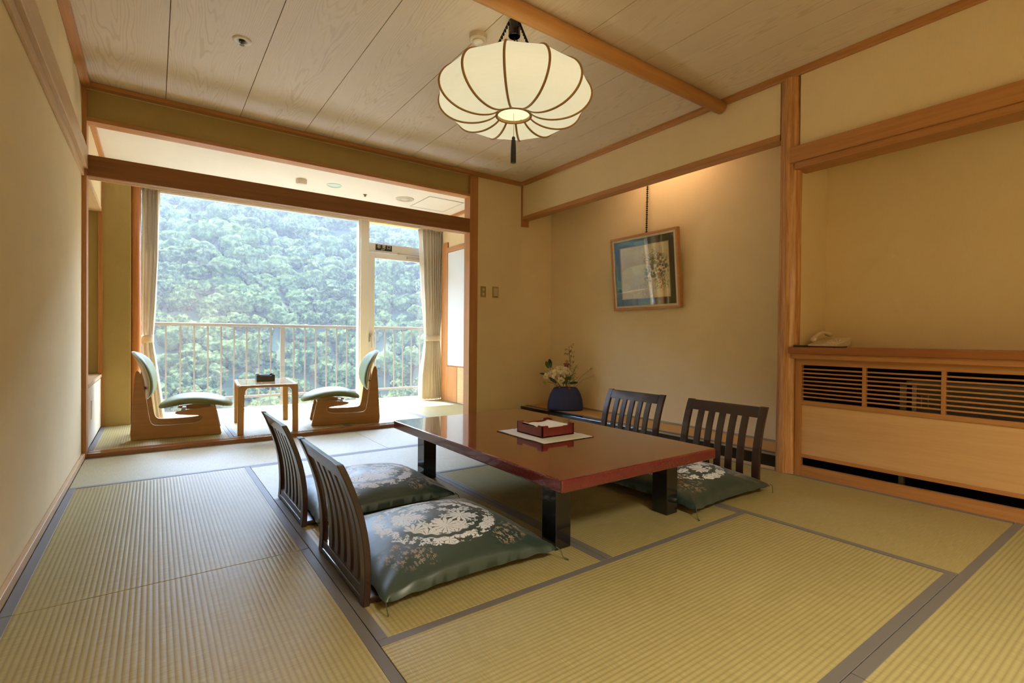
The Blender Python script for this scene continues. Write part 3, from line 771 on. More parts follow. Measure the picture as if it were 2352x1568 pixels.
# --- switches on the back wall
o = thing('power_outlet', 'small beige double wall outlet, the left one of two plates by the post', 'outlet', (3.2405, 0, 1.348))
MB().box(-.034, -.006, -.058, .034, 0, .058).build('plate', SWITCH_PLATE, o, bevel=.002)
for z in (-.025, .025): MB().box(-.014, -.009, z-.013, .014, -.006, z+.013).build('socket', SWITCH_KEY, o, bevel=.001)
o = thing('light_switch', 'small beige wall light switch, the right one of two plates by the post', 'switch', (3.397, 0, 1.352))
MB().box(-.038, -.006, -.060, .038, 0, .060).build('plate', SWITCH_PLATE, o, bevel=.002)
MB().box(-.026, -.010, -.045, .026, -.006, .047).build('rocker', SWITCH_KEY, o, bevel=.001)
MB().box(-.012, -.0115, -.05, .022, -.0095, -.045).build('indicator', DARK_PLASTIC, o)

# ================================================================== THINGS
# --- red lacquer table
TX0, TX1, TY0, TY1, TZ = 1.612, 2.602, -3.137, -1.54, .335
tb = thing('low_table', 'large low red lacquered table with four black legs in the middle of the room', 'table', ((TX0+TX1)/2, (TY0+TY1)/2, .0013))
hx, hy = (TX1-TX0)/2, (TY1-TY0)/2
MB().box(-hx, -hy, TZ-.050, hx, hy, TZ).build('table_top', RED_TOP, tb, bevel=.007, seg=4)
MB().box(-hx+.06, -hy+.06, TZ-.062, hx-.06, hy-.06, TZ-.050).build('under_frame', LACQ_BLACK_M, tb)
for sx in (-1, 1):
    for sy in (-1, 1):
        x1 = sx*(hx-.098); x0 = x1 - sx*.082; y1 = sy*(hy-.145); y0 = y1 - sy*.090
        MB().box(x0, y0, 0, x1, y1, TZ-.062).build('leg', LACQ_BLACK, tb, bevel=.003)

# place mat, tray, folded paper
pm = thing('place_mat', 'off-white woven place mat with frayed edges under the small red tray on the table', 'place mat', (2.127, -2.405, TZ+.0014), R(0))
def matf(u, v): return (-.168+.336*u, -.205+.41*v, .0022 + .0009*math.sin(40*u)*math.sin(37*v) + .002*abs(2*u-1)**6*math.sin(9*v))
wm = NT('frayed_linen'); co = wm.coord(); n = wm.noise(wm.mapping(co, scale=(60, 260, 1)), 1, 2, .6)
yx = wm.sep(co)[1]
wm.bsdf(wm.mix(wm.math('MULTIPLY', wm.smooth(yx, -.10, -.17), .0), wm.mix(n, (.62, .62, .57), (.80, .80, .75)), (.4, .28, .1)), .85)
MB().grid(matf, 30, 30).build('woven_cloth', wm.m, pm, solid=.0015, smooth=True)
fg = MB(); rnd = random.Random(3)
for s_ in (-1, 1):
    for k in range(90):
        y = -.203 + .406*k/89
        fg.tube([(s_*.167, y, .002), (s_*(.176+rnd.random()*.006), y+rnd.uniform(-.003, .003), .0012)], .0007, 4, cap=False)
    for k in range(76):
        x = -.166 + .332*k/75
        fg.tube([(x, s_*.204, .002), (x+rnd.uniform(-.003, .003), s_*(.213+rnd.random()*.005), .0012)], .0007, 4, cap=False)
fg.build('fringe', simple('dark_fringe', (.07, .055, .035), .9), pm)

def corner_box(name, label, cat, loc, rz, w, h, lip, mat, thick=.008):
    t = thing(name, label, cat, loc, rz)
    a = w/2; c = w*.17
    b = MB().box(-a, -a, 0, a, a, .006)
    def wall(n_):
        # one wall with raised corners
        poly = [(-a, 0), (a, 0), (a, h), (a-c, h), (a-c-.006, h-lip), (-a+c+.006, h-lip), (-a+c, h), (-a, h)]
        q = MB().prism(poly, 'y', -a, -a+thick)
        return q.xf(Matrix.Rotation(R(90*n_), 4, 'Z')).build('side_wall', mat, t, bevel=.0012)
    b.build('bottom', mat, t)
    for k in range(4): wall(k)
    return t
tray = corner_box('square_tray', 'small square dark red tray with raised corners on the place mat', 'tray', (2.142, -2.395, TZ+.0052), 0, .222, .062, .012, RED_BOX)
nk = thing('folded_paper', 'sheet of white folded paper lying in the small red tray', 'paper', (2.142, -2.395, TZ+.0115), 0)
def npf(u, v):
    x, y = -.098+.196*u, -.098+.196*v
    return (x, y, .034 + .012*abs(x-y*.2)/.1 + .003*math.sin(11*u+2*v) - .010*max(0, 1-((x+.06)**2+(y+.06)**2)/.0025))
MB().grid(npf, 24, 24).build('top_sheet', PAPER, nk, solid=.001, smooth=True)
MB().box(-.094, -.094, 0, .094, .094, .030).build('folded_stack', PAPER, nk, bevel=.003)

# --- legless floor chairs
CZ = [0, .05, .10, .17, .23, .29, .34, .39, .43, .467]
CX = [0.0, .004, .005, .002, -.006, -.019, -.034, -.052, -.068, -.086]
def back_poly(z0, z1, th=.020, n=12):
    fr_, bk = [], []
    for k in range(n+1):
        z = z0 + (z1-z0)*k/n; x = float(np.interp(z, CZ, CX)); fr_.append((x+.004, z)); bk.append((x+.004-th, z))
    return fr_ + bk[::-1]
def floor_chair(label, loc, rz):
    t = thing('floor_chair', label, 'floor chair', loc, rz, 'legless floor chairs around the red table')
    MB().box(-.016, -.262, .006, .545, .262, .024).build('seat_board', ROSE_Y, t, bevel=.003)
    MB().box(.03, -.258, 0, .50, -.236, .006).box(.03, .236, 0, .50, .258, .006).build('runner', ROSE_Y, t)
    for s_ in (-1, 1):
        MB().prism(back_poly(0, .467, .022, 18), 'y', s_*.2675, s_*.2225).build('stile', ROSE_Z, t, bevel=.003)
    for k in range(5):
        yc = (k-2)*.0742
        MB().prism(back_poly(.045, .41, .012, 14), 'y', yc-.0215, yc+.0215).build('slat', ROSE_Z, t, bevel=.0025)
    MB().prism(back_poly(.402, .464, .018, 4), 'y', -.2225, .2225).build('top_rail', ROSE_Y, t, bevel=.003)
    MB().prism(back_poly(.024, .052, .018, 2), 'y', -.2225, .2225).build('bottom_rail', ROSE_Y, t, bevel=.002)
    return t
CH = [((.945, -2.7025), 0), ((.945, -1.89), 0), ((3.228, -2.752), 180), ((3.228, -2.028), 180)]
lab = ['dark slatted floor chair nearest the viewer, left of the red table', 'dark slatted floor chair behind the nearest one on the left, close to the threshold',
       'dark slatted floor chair at the near right corner of the table, by the round post', 'dark slatted floor chair beyond the table on the right, in front of the tokonoma']
c0 = floor_chair(lab[0], (*CH[0][0], 0), R(CH[0][1]))
for i in range(1, 4):
    c = copy_tree(c0); c.location = (*CH[i][0], 0); c.rotation_euler = (0, 0, R(CH[i][1])); c['label'] = lab[i]

# --- satin cushions
def cushion_mesh(seed):
    A = .352; rs = random.Random(seed); o1, o2 = rs.uniform(0, 9), rs.uniform(0, 9)
    def outline(u, v):
        e = .055
        return A*u*(1-e*(1-v*v)), A*v*(1-e*(1-u*u))
    def top(a, b):
        u, v = 2*a-1, 2*b-1
        u = math.sin(u*math.pi/2)*.35 + u*.65; v = math.sin(v*math.pi/2)*.35 + v*.65
        x, y = outline(u, v)
        k = max(0, (1-u**2)*(1-v**2))
        w = noise.noise(Vector((x*7+o1, y*7+o2, 0)))*.006*k
        cr = .004*math.sin(22*(abs(u)-abs(v))+o1)*(1-k)*max(0, abs(u)+abs(v)-1)
        return (x, y, .012 + .108*k**.36*(1-.10*(u*u+v*v)) + w + cr)
    def bot(a, b):
        u, v = 2*a-1, 2*b-1
        u = math.sin(u*math.pi/2)*.35 + u*.65; v = math.sin(v*math.pi/2)*.35 + v*.65
        x, y = outline(u, v); k = max(0, (1-u**2)*(1-v**2))
        return (x, y, .012*(1-k**.3) + .0005)
    return MB().grid(top, 56, 56).grid(bot, 56, 56, flip=True)
def cushion(label, x, y, z, rz, seed):
    t = thing('floor_cushion', label, 'cushion', (x, y, z), rz, 'green satin cushions on the floor chairs')
    cushion_mesh(seed).build('cushion_body', SATIN, t, smooth=True, weld=True)
    for sx in (-1, 1):
        for sy in (-1, 1):
            x0, y0 = sx*.350, sy*.350
            h = z+.018
            if sx < 0:   # cords by the chair back hang close to the frame
                pth = [(x0, y0, .022), (x0+.0, y0+sy*.012, .018), (x0+.004, y0+sy*.017, -z*.5), (x0+.006, y0+sy*.018, -z+.003)]
            else:
                pth = [(x0, y0, .022), (x0+.012, y0+sy*.012, .010), (x0+.017, y0+sy*.02, -z*.6), (x0+.03, y0+sy*.04, -z+.003)]
            MB().tube(pth, [.0022, .0016, .0016, .0028], 6).build('corner_cord', CORD, t)
    return t
cushion('green satin cushion with a silver medallion on the nearest left floor chair', 1.318, -2.695, .024, 0, 1)
cushion('green satin cushion on the left floor chair nearer the threshold', 1.318, -1.882, .024, R(1), 2)
cushion('green satin cushion half under the table, on the near right floor chair', 2.872, -2.735, .024, R(180), 3)
cushion('green satin cushion hidden behind the table top, on the far right floor chair', 2.872, -2.02, .024, R(179), 4)

# --- low lounge chairs
def pad(a, b, t_top, t_bot, bend, n=2.6, rings=14, seg=48, shape=None):
    mb = MB()
    def pt(r, th, top):
        c, s_ = math.cos(th), math.sin(th)
        x = a*r*math.copysign(abs(c)**(2/n), c); y = b*r*math.copysign(abs(s_)**(2/n), s_)
        if shape: x, y = shape(x, y)
        h = (t_top if top else -t_bot)*max(0, 1-r**8)**.5
        return bend(x, y, h)
    for top in (True, False):
        v = [pt(0, 0, top)]; f = []
        for i in range(1, rings+1):
            r = math.sin(i/rings*math.pi/2)
            for k in range(seg): v.append(pt(r, 2*math.pi*k/seg, top))
        for k in range(seg):
            k2 = (k+1) % seg
            q = (0, 1+k, 1+k2); f.append(q if top else q[::-1])
            for i in range(rings-1):
                q = (1+i*seg+k, 1+(i+1)*seg+k, 1+(i+1)*seg+k2, 1+i*seg+k2); f.append(q if top else q[::-1])
        mb.add(v, f)
    return mb
def rounded(poly, it=2, keep=()):
    for _ in range(it):
        q = []
        for i in range(len(poly)):
            p, nx = poly[i], poly[(i+1) % len(poly)]
            q.append((p[0]*.75+nx[0]*.25, p[1]*.75+nx[1]*.25)); q.append((p[0]*.25+nx[0]*.75, p[1]*.25+nx[1]*.75))
        poly = q
    return poly
def lounge_chair(label, loc, rz):
    t = thing('lounge_chair', label, 'lounge chair', loc, rz, 'low plywood lounge chairs in the window alcove')
    prof = [(0, 0), (.03, 0), (.30, 0), (.60, 0), (.622, 0), (.616, .03), (.590, .16), (.572, .228), (.56, .236), (.42, .222), (.31, .208), (.290, .200), (.300, .188), (.36, .176), (.44, .170), (.482, .160), (.486, .132), (.455, .108), (.30, .102), (.17, .105), (.140, .118), (.125, .16), (.108, .30), (.092, .40), (.072, .50), (.055, .545), (.036, .54), (.028, .48), (.012, .20)]
    prof = rounded(prof, 1)
    for s_ in (-1, 1):
        MB().prism(prof, 'y', s_*.205, s_*.181).build('side_frame', PLY_DARK, t, bevel=.003)
    MB().box(.54, -.181, .19, .565, .181, .215).build('cross_rail', PLY_DARK, t, bevel=.003)
    MB().box(.33, -.181, .185, .36, .181, .205).build('cross_rail', PLY_DARK, t, bevel=.003)
    MB().tube([(.085, -.181, .40), (.085, .181, .40)], .012, 10).build('cross_rail', PLY_DARK, t)
    # seat
    def sb(x, y, h):
        z = .232 + .058*(1-((x+.03)/.28)**2) - .10*max(0, -(x+.12))
        return (.44+x, y, z + h)
    MB_seat = pad(.268, .235, .036, .030, sb)
    MB_seat.build('seat_pad', SAGE, t, smooth=True, weld=True)
    sh = MB().box(.27, -.19, .206, .58, .19, .224)
    # back
    T0, T1 = Vector((.108, 0, .31)), Vector((.010, 0, .69))
    up = (T1-T0).normalized(); nr = Vector((up.z, 0, -up.x)); mid = (T0+T1)/2
    def bb(x, y, h):   # x runs up the back
        k = x/.19
        p = mid + up*x + Vector((0, 1, 0))*y*(1+.10*k) + nr*(h + .030*(1-k*k) + .028*(y/.2)**2 - .012)
        return tuple(p)
    bp = pad(.198, .240, .042, .0, bb, n=2.4).build('back_pad', SAGE, t, smooth=True, weld=True)
    pad(.199, .241, -.0005, .012, bb, n=2.4).build('back_shell', BACKSHELL, t, smooth=True, weld=True)
    pv = []
    for k in range(49):
        th_ = 2*math.pi*k/48; c, s_ = math.cos(th_), math.sin(th_)
        pv.append(bb(.200*math.copysign(abs(c)**(2/2.4), c), .242*math.copysign(abs(s_)**(2/2.4), s_), .001))
    MB().tube(pv, .004, 6).build('piping', PIPING, bp)
    return t
lounge_chair('low plywood lounge chair with sage green pads on the left of the alcove, facing right', (.248, .578, EZ+.0014), R(-4.5))
lounge_chair('low plywood lounge chair with sage green pads right of the side table, facing left', (2.217, .372, EZ+.0014), R(168.8))

# --- side table
st = thing('side_table', 'small bent plywood side table between the two lounge chairs', 'side table', (1.212, .50, EZ+.0014), R(-4.5))
H = .412
MB().box(-.212, -.33, H-.022, .212, .33, H).build('table_top', PLY_TOP, st, bevel=.004)
for sx in (-1, 1):
    for sy in (-1, 1):
        pr = [(.0, 0), (.046, 0), (.052, H-.070), (.058, H-.045), (.075, H-.026), (.10, H-.022), (.10, H-.002), (.03, H-.001), (.010, H-.007), (.002, H-.022)]
        pr = [(sx*(-.235+px_)*-1 if False else sx*(.235-px_), z) for px_, z in pr]
        y1 = sy*.352; y0 = y1 - sy*.030
        MB().prism(pr, 'y', y0, y1).build('leg', TABLE_PLY, st, bevel=.002)
MB().box(-.135, -.352, H-.022, .135, -.33, H-.001).box(-.135, .33, H-.022, .135, .352, H-.001).build('end_rail', TABLE_PLY, st, bevel=.001)
MB().box(-.235, -.322, H-.022, -.212, .322, H-.001).box(.212, -.322, H-.022, .235, .322, H-.001).build('side_rail', TABLE_PLY, st, bevel=.001)
corner_box('ashtray_box', 'small square black lacquered box with raised corners on the side table', 'box', (1.225, .575, EZ+H+.0014), R(-4.5), .150, .062, .010, LACQ_BLACK_M)

# --- curtains
def curtain(label, zs, xl, xr, y0, npl, amp, tie_z):
    """zs: heights, xl / xr: left and right edge at those heights"""
    t = thing('curtain', label, 'curtain', (0, 0, 0))
    def f(u, v):
        z = zs[0] + (zs[-1]-zs[0])*v
        a = float(np.interp(z, zs, xl)); b = float(np.interp(z, zs, xr))
        dist = abs(z-tie_z)
        am = amp*(.35+.65*min(1, dist/.45))
        ph_ = 2*math.pi*npl*(u+.03*math.sin(5*u+2.3)) + .5*math.sin(3*z)
        x = a + (b-a)*u + .25*am*math.sin(2*ph_)
        return (x, y0 + am*math.sin(ph_) + .012*math.sin(u*9+z), z)
    MB().grid(f, npl*14, 60).build('cloth', CURTAIN, t, smooth=True, solid=.002)
    a = float(np.interp(tie_z, zs, xl)); b = float(np.interp(tie_z, zs, xr)); cx = (a+b)/2; hw = (b-a)/2+.006
    def g(u, v):
        th = 2*math.pi*u
        return (cx + hw*math.cos(th), y0 + .040*math.sin(th), tie_z-.038 + .076*v + .004*math.cos(th))
    MB().grid(g, 40, 3).build('tieback', CURTAIN, t, smooth=True, solid=.003)
    return t
curtain('narrow beige curtain tied back at the left end of the window', [.04, .35, .60, .80, 1.10, 1.6, 2.27], [.335, .315, .295, .290, .285, .285, .285], [.470, .435, .405, .378, .395, .415, .425], 1.475, 4, .030, .82)
curtain('beige curtain tied back at the right end of the window', [.04, .35, .60, .845, 1.15, 1.6, 2.27], [3.215, 3.225, 3.265, 3.292, 3.272, 3.235, 3.205], [3.585, 3.560, 3.530, 3.505, 3.525, 3.555, 3.585], 1.495, 9, .040, .845)

# --- hanging picture
pc = thing('framed_painting', 'framed ink painting of foliage on gold paper hanging tilted forward in the tokonoma', 'painting', (4.176, -1.430, 1.142))
pc.rotation_euler = (R(5.4), 0, R(-90))
PW, PH, PD = .78, .705, .042
FR = wood('picture_frame_wood', (.42, .19, .06), (.52, .27, .10), 'x')
fb = MB()
def frame(mb, w, h, t_, y0, y1, zc):
    mb.box(-w/2, y0, zc-h/2, w/2, y1, zc-h/2+t_).box(-w/2, y0, zc+h/2-t_, w/2, y1, zc+h/2)
    mb.box(-w/2, y0, zc-h/2+t_, -w/2+t_, y1, zc+h/2-t_).box(w/2-t_, y0, zc-h/2+t_, w/2, y1, zc+h/2-t_)
    return mb
frame(MB(), PW, PH, .020, -PD, 0, PH/2).build('outer_frame', FR, pc, bevel=.002)
frame(MB(), PW-.042, PH-.042, .020, -PD+.004, -.01, PH/2).build('inner_lip', simple('gilt_lip', (.62, .50, .33), .4), pc, bevel=.001)
frame(MB(), PW-.082, PH-.082, .062, -.026, -.012, PH/2).build('mount', simple('dark_green_mount', (.022, .032, .018), .8), pc)
frame(MB(), PW-.205, PH-.205, .006, -.0275, -.0125, PH/2).build('mount_edge', simple('mount_bevel', (.45, .33, .18), .5), pc)
MB().box(-(PW-.2)/2, -.003, -(PH-.2)/2, (PW-.2)/2, .003, (PH-.2)/2).build('painting_sheet', ART, pc, loc=(0, -.018, PH/2))
MB().box(-PW/2+.01, -.011, .01, PW/2-.01, -.0, PH-.01).build('backing', BLACK_MATT, pc)
MB().box(-PW/2+.038, -.0335, .038, PW/2-.038, -.0325, PH-.038).build('glazing', PIC_GLASS, pc)
ck = thing('picture_chain', 'thin dark chain from which the painting hangs', 'chain', (4.150, -1.425, 1.86))
MB().tube([(0, 0, -.01), (.004, 0, .2), (.012, 0, .69)], .0035, 6).build('cord', CHAIN, ck)
lk = MB()
for k in range(34):
    z = .02*k
    lk.box(-.006+.012*z/.68, -.005 if k % 2 else -.007, z+.002, .006+.012*z/.68, .005 if k % 2 else .007, z+.013)
lk.build('links', CHAIN, ck)
MB().box(-.012, -.009, -.028, .012, .009, .0).build('hook', BRASS, ck)

# --- lantern
LX, LY, DZ = 1.978, -2.300, -.018
ln = thing('pendant_lantern', 'large pumpkin shaped paper lantern with twelve bamboo ribs hanging from the ceiling', 'pendant lamp', (LX, LY, 0))
prof = [(.098, 2.098), (.12, 2.082), (.155, 2.070), (.20, 2.062), (.26, 2.064), (.32, 2.078), (.375, 2.110), (.408, 2.150), (.420, 2.192), (.412, 2.232), (.385, 2.272), (.34, 2.303), (.28, 2.325), (.21, 2.336), (.15, 2.338)]
prof = [(r, z+DZ) for r, z in prof]
NP = 40
ts = np.linspace(0, 1, len(prof)); tt = np.linspace(0, 1, NP+1)
pr_ = np.interp(tt, ts, [p[0] for p in prof]); pz_ = np.interp(tt, ts, [p[1] for p in prof])
for _ in range(2):
    pr_[1:-1] = (pr_[:-2]+pr_[2:]+2*pr_[1:-1])/4; pz_[1:-1] = (pz_[:-2]+pz_[2:]+2*pz_[1:-1])/4
TH0 = R(-12)
shade = MB()
for k in range(12):
    a, b = TH0+k*math.pi/6, TH0+(k+1)*math.pi/6
    def f(u, v, a=a, b=b):
        i = v*NP; r = float(np.interp(i, range(NP+1), pr_)); z = float(np.interp(i, range(NP+1), pz_))
        sag = 1 - .010*math.sin(math.pi*u)
        return ((r*math.cos(a)*(1-u)+r*math.cos(b)*u)*sag, (r*math.sin(a)*(1-u)+r*math.sin(b)*u)*sag, z)
    shade.grid(f, 8, NP)
shade.build('paper_shade', LANTERN, ln, smooth=False)
for k in range(12):
    a = TH0+k*math.pi/6
    path = [((r+.0015)*math.cos(a), (r+.0015)*math.sin(a), z-.001) for r, z in zip(pr_, pz_)]
    MB().tube(path, .0064, 8).build('rib', BAMBOO, ln, smooth=True)
def ring(rad, z, thk, hgt): return MB().lathe([(rad-thk, z-hgt), (rad+thk, z-hgt), (rad+thk, z+hgt), (rad-thk, z+hgt), (rad-thk, z-hgt)], seg=48, cap=False)
ring(.094, 2.094+DZ, .006, .007).build('bottom_ring', BAMBOO, ln)
MB().lathe([(0, 2.104+DZ), (.089, 2.104+DZ)], seg=40).build('bottom_diffuser', LANTERN, ln)
ring(.150, 2.338+DZ, .004, .004).build('top_ring', BAMBOO, ln)
MB().lathe([(0, 2.336+DZ), (.148, 2.336+DZ)], seg=40).build('top_diffuser', LANTERN, ln)
MB().lathe([(.030, 2.500), (.033, 2.504), (.033, ZC), (.0, ZC)], seg=24).add([], []).build('canopy', LACQ_BLACK, ln)
MB().lathe([(0, 2.500), (.030, 2.500)], seg=24).build('canopy_cap', LACQ_BLACK, ln)
MB().tube([(0, 0, 2.50), (.003, 0, 2.42), (0, 0, 2.318)], .0035, 8).build('lamp_cord', CHAIN, ln)
for k in range(3):
    a = R(40+120*k); c_ = MB()
    for j in range(13):
        s0 = j/13; r = .034+(.118)*s0; z = 2.575 - .255*s0
        c_.box(r*math.cos(a)-.004, r*math.sin(a)-.004, z-.019, r*math.cos(a)+.004, r*math.sin(a)+.004, z-.003)
    c_.tube([(.034*math.cos(a), .034*math.sin(a), 2.578), (.152*math.cos(a), .152*math.sin(a), 2.322)], .002, 6)
    c_.build('chain', CHAIN, ln)
tsl = MB().lathe([(0, 1.960), (.007, 1.958), (.010, 1.950), (.0085, 1.944), (.012, 1.938), (.0145, 1.90), (.0155, 1.817), (.0, 1.815)], seg=16)
ts_o = tsl.build('tassel', TASSEL, ln)
MB().tube([(0, 0, 2.086), (0, 0, 1.958)], .0013, 6).build('pull_cord', simple('pull_cord_gold', (.45, .36, .15), .5), ln)

# --- lamp behind the camera, and the tube lamp hidden above the tokonoma header
rl_ = thing('ceiling_lamp', 'square paper ceiling lamp in the rear part of the room behind the camera', 'ceiling lamp', (1.35, -5.75, ZC))
MB().box(-.37, -.37, -.085, -.34, .37, 0).box(.34, -.37, -.085, .37, .37, 0).box(-.34, -.37, -.085, .34, -.34, 0).box(-.34, .34, -.085, .34, .37, 0).build('lamp_frame', WOOD_X, rl_)
LAMPGLOW = simple('lamp_glow', (.8, .75, .6), .8, emit=(1.0, .86, .62), emit_s=.9)
MB().box(-.33, -.33, -.075, .33, .33, -.01).build('diffuser', LAMPGLOW, rl_)
rlo = area_light('ceiling_lamp_light', (1.35, -5.75, ZC-.09), (1.35, -5.75, 0), .66, .66, E_REAR, (1.0, .90, .69))
rlo.data.spread = R(128)   # unseen fill lamp; spread cut to keep its reflection out of the window
tl_ = thing('tube_lamp', 'tube lamp concealed above the tokonoma behind the hanging wall', 'lamp', (3.88, -1.70, 2.52))
MB().tube([(0, -.45, 0), (0, .45, 0)], .014, 12).build('tube', simple('tube_glow', (.8, .7, .5), .5, emit=(1.0, .70, .42), emit_s=4.0), tl_)
MB().box(-.03, -.5, .016, .03, .5, .025).box(-.02, -.5, -.02, .02, -.45, .02).box(-.02, .45, -.02, .02, .5, .02).build('fitting', WHITE_PLASTIC, tl_)
area_light('tokonoma_light', (3.90, -1.70, 2.49), (4.12, -1.70, 2.0), .75, .04, E_TOKO, (1.0, .66, .42))

# --- vase and flowers
VX, VY, VZ = 3.935, -.548, .0965
va = thing('flower_vase', 'dark blue flattened oval vase on the tokonoma platform', 'vase', (VX, VY, VZ), R(-38))
vm = NT('cobalt_matt_glaze'); n = vm.noise(vm.coord(), 30, 4, .7)
vm.bsdf(vm.mix(n, (.024, .036, .14), (.042, .060, .21)), .55, spec=.35, normal=vm.bump(n, .3, .004))
vp = [(.170, 0), (.186, .004), (.190, .02), (.186, .07), (.178, .12), (.163, .17), (.143, .210), (.122, .238), (.112, .246), (.106, .244), (.10, .22), (0, .21)]
MB().lathe(vp, seg=56, sx=1, sy=.40).build('vase_body', vm.m, va, smooth=True)
RV = Vector((.813, -.582, 0)); FV = Vector((.582, .813, 0))
def FP(px_, py_, d=0): return Vector((VX, VY, 0)) + RV*(.00463*(px_-1292)) + FV*d + Vector((0, 0, .1+(941-py_)*.00463))
MOUTH = Vector((VX, VY, VZ+.215))
LEAF_D = simple('dark_leaf', (.018, .05, .015), .4); LEAF_G = simple('green_leaf', (.06, .12, .02), .5)
LEAF_Y = simple('yellow_bud', (.50, .45, .10), .5); LILY = simple('cream_petal', (.74, .64, .42), .55, sss=0)
PINK = simple('pink_petal', (.80, .58, .52), .6); PURPLE = simple('purple_petal', (.17, .05, .08), .6); DRY = simple('dried_seed', (.28, .15, .04), .8)
STEM = simple('stem_green', (.09, .13, .03), .6); FILL = simple('yellow_green_sprig', (.42, .38, .12), .6)
def petal(L, W, curl, cup=.3):
    def f(u, v):
        s_ = u; w = W*math.sin(math.pi*min(1, s_*.93+.05))**.8
        y = (v-.5)*2*w
        return (L*s_*math.cos(curl*s_*.6), y, L*(.35*s_ - curl*.35*s_*s_) + cup*abs(v-.5)*2*w*.6)
    return MB().grid(f, 8, 6)
def to_dir(d, roll=0):
    q = Vector(d).normalized().to_track_quat('Z', 'Y'); return q.to_matrix().to_4x4() @ Matrix.Rotation(roll, 4, 'Z')
def stem_path(p):
    q = MOUTH + (p-MOUTH)*.02; q.x = VX+(p.x-VX)*.25; q.y = VY+(p.y-VY)*.25
    mid = (q+p)/2 + Vector((0, 0, .03))
    return [tuple(q), tuple(mid), tuple(p)]
def lily(label, px_, py_, d, dr, size, mat=LILY, n=6, cat='flower', name='lily'):
    p = FP(px_, py_, d); t = thing(name, label, cat, tuple(p))
    loc_path = [tuple(Vector(q)-p) for q in stem_path(p)]
    MB().tube(loc_path, .0022, 6).build('stem', STEM, t)
    Mx = to_dir(dr, random.random()*3)
    pm_ = MB()
    for k in range(n):
        q = petal(size, size*.26, 1.5 if k % 2 else 1.1)
        q.xf(Mx @ Matrix.Rotation(2*math.pi*k/n, 4, 'Z')); pm_.add(q.v, q.f)
    pm_.build('petals', mat, t, smooth=True, solid=.001)
    sm = MB()
    for k in range(6):
        a = 2*math.pi*k/6; e = Vector((.3*size*math.cos(a), .3*size*math.sin(a), size*.62))
        sm.tube([(0, 0, 0), tuple(e)], .0009, 4).tube([tuple(e*.98), tuple(e*1.06)], .0028, 5)
    sm.xf(Mx).build('stamens', simple('stamen', (.35, .25, .05), .7), t)
    return t
cdir = Vector((-.58, -.81, .15))
lily('cream lily facing left, above the left rim of the blue vase', 1262, 858, -.03, cdir+Vector((-.5, .35, .1)), .075)
lily('cream lily facing the viewer, in the centre of the bouquet', 1279, 848, -.05, cdir+Vector((0, 0, .2)), .070)
lily('cream lily right of the centre of the bouquet', 1294, 851, -.04, cdir+Vector((.4, -.2, .1)), .062)
lily('small cream lily hanging low over the vase rim', 1280, 872, -.06, cdir+Vector((0, 0, -.4)), .055)
lily('cream lily petal tip at the far left edge of the bouquet', 1247, 864, -.02, cdir+Vector((-.9, .5, -.2)), .050)
lily('pale green flower low on the left of the bouquet', 1247, 877, -.02, cdir+Vector((-.5, .2, -.4)), .048, mat=FILL)
lily('small purple orchid above the cream lilies', 1294, 838, .0, cdir+Vector((0, 0, .5)), .045, mat=PURPLE, n=5, name='orchid')
lily('small purple orchid hanging on the left of the vase rim', 1277, 887, -.075, cdir+Vector((0, 0, -.4)), .022, mat=PURPLE, n=5, name='orchid')
lily('small purple orchid hanging in the middle of the vase rim', 1299, 889, -.075, cdir+Vector((0, 0, -.5)), .024, mat=PURPLE, n=5, name='orchid')
def pinkf(label, px_, py_, d, s_):
    p = FP(px_, py_, d); t = thing('pink_flower', label, 'flower', tuple(p))
    MB().tube([tuple(Vector(q)-p) for q in stem_path(p)], .0013, 6).build('stem', STEM, t)
    pm_ = MB(); rr2 = random.Random(int(px_))
    for k in range(14):
        q = petal(s_*rr2.uniform(.8, 1.1), s_*.34, .4, .5).xf(to_dir(Vector((0, 0, 1)) + Vector((rr2.uniform(-1, 1), rr2.uniform(-1, 1), rr2.uniform(-.2, .8))), rr2.random()*6))
        pm_.add(q.v, q.f)
    pm_.build('petals', PINK, t, smooth=True)
pinkf('small pink flower just above the right rim of the vase', 1317, 868, -.05, .020)
pinkf('pink flower on a long thin stem, the upper of the two at far right', 1349, 847, 0, .027)
pinkf('pink flower on a long thin stem, the lower of the two at far right', 1355, 862, -.01, .024)
def leaf_thing(label, px_, py_, d, mat, L, W, dr, name='leaf_stem'):
    p = FP(px_, py_, d); t = thing(name, label, 'leaf', tuple(p))
    MB().tube([tuple(Vector(q)-p) for q in stem_path(p)], .0016, 6).build('stem', STEM, t)
    dv = Vector(dr).normalized()
    base = -dv*L*.5
    side = dv.cross(FV).normalized()
    def f(u, v):
        w = W*math.sin(math.pi*min(1, max(0, u)))**.7
        q = base + dv*L*u + side*(v-.5)*2*w + FV*(.015*math.sin(math.pi*u) - .3*abs(v-.5)*w)
        return tuple(q)
    MB().grid(f, 12, 6).build('leaf', mat, t, smooth=True, solid=.001)
leaf_thing('large dark green leaf standing up behind the lilies on the left', 1257, 835, .02, LEAF_D, .10, .022, (-.15, .1, 1))
leaf_thing('broad green leaf beside the dark one behind the yellow bud', 1250, 838, .01, LEAF_G, .085, .020, tuple(-RV*.35+Vector((0, 0, 1))))
leaf_thing('narrow dark leaf pointing left out of the bouquet', 1241, 859, .0, LEAF_D, .08, .010, tuple(-RV+Vector((0, 0, .15))))
leaf_thing('yellow lily bud at the left of the bouquet', 1247, 847, -.02, LEAF_Y, .085, .014, tuple(-RV*.4+Vector((0, 0, 1))), name='lily_bud')
leaf_thing('dark green leaf hanging over the left shoulder of the vase', 1262, 872, -.06, LEAF_D, .10, .016, tuple(RV*.75+Vector((0, 0, -.55))))
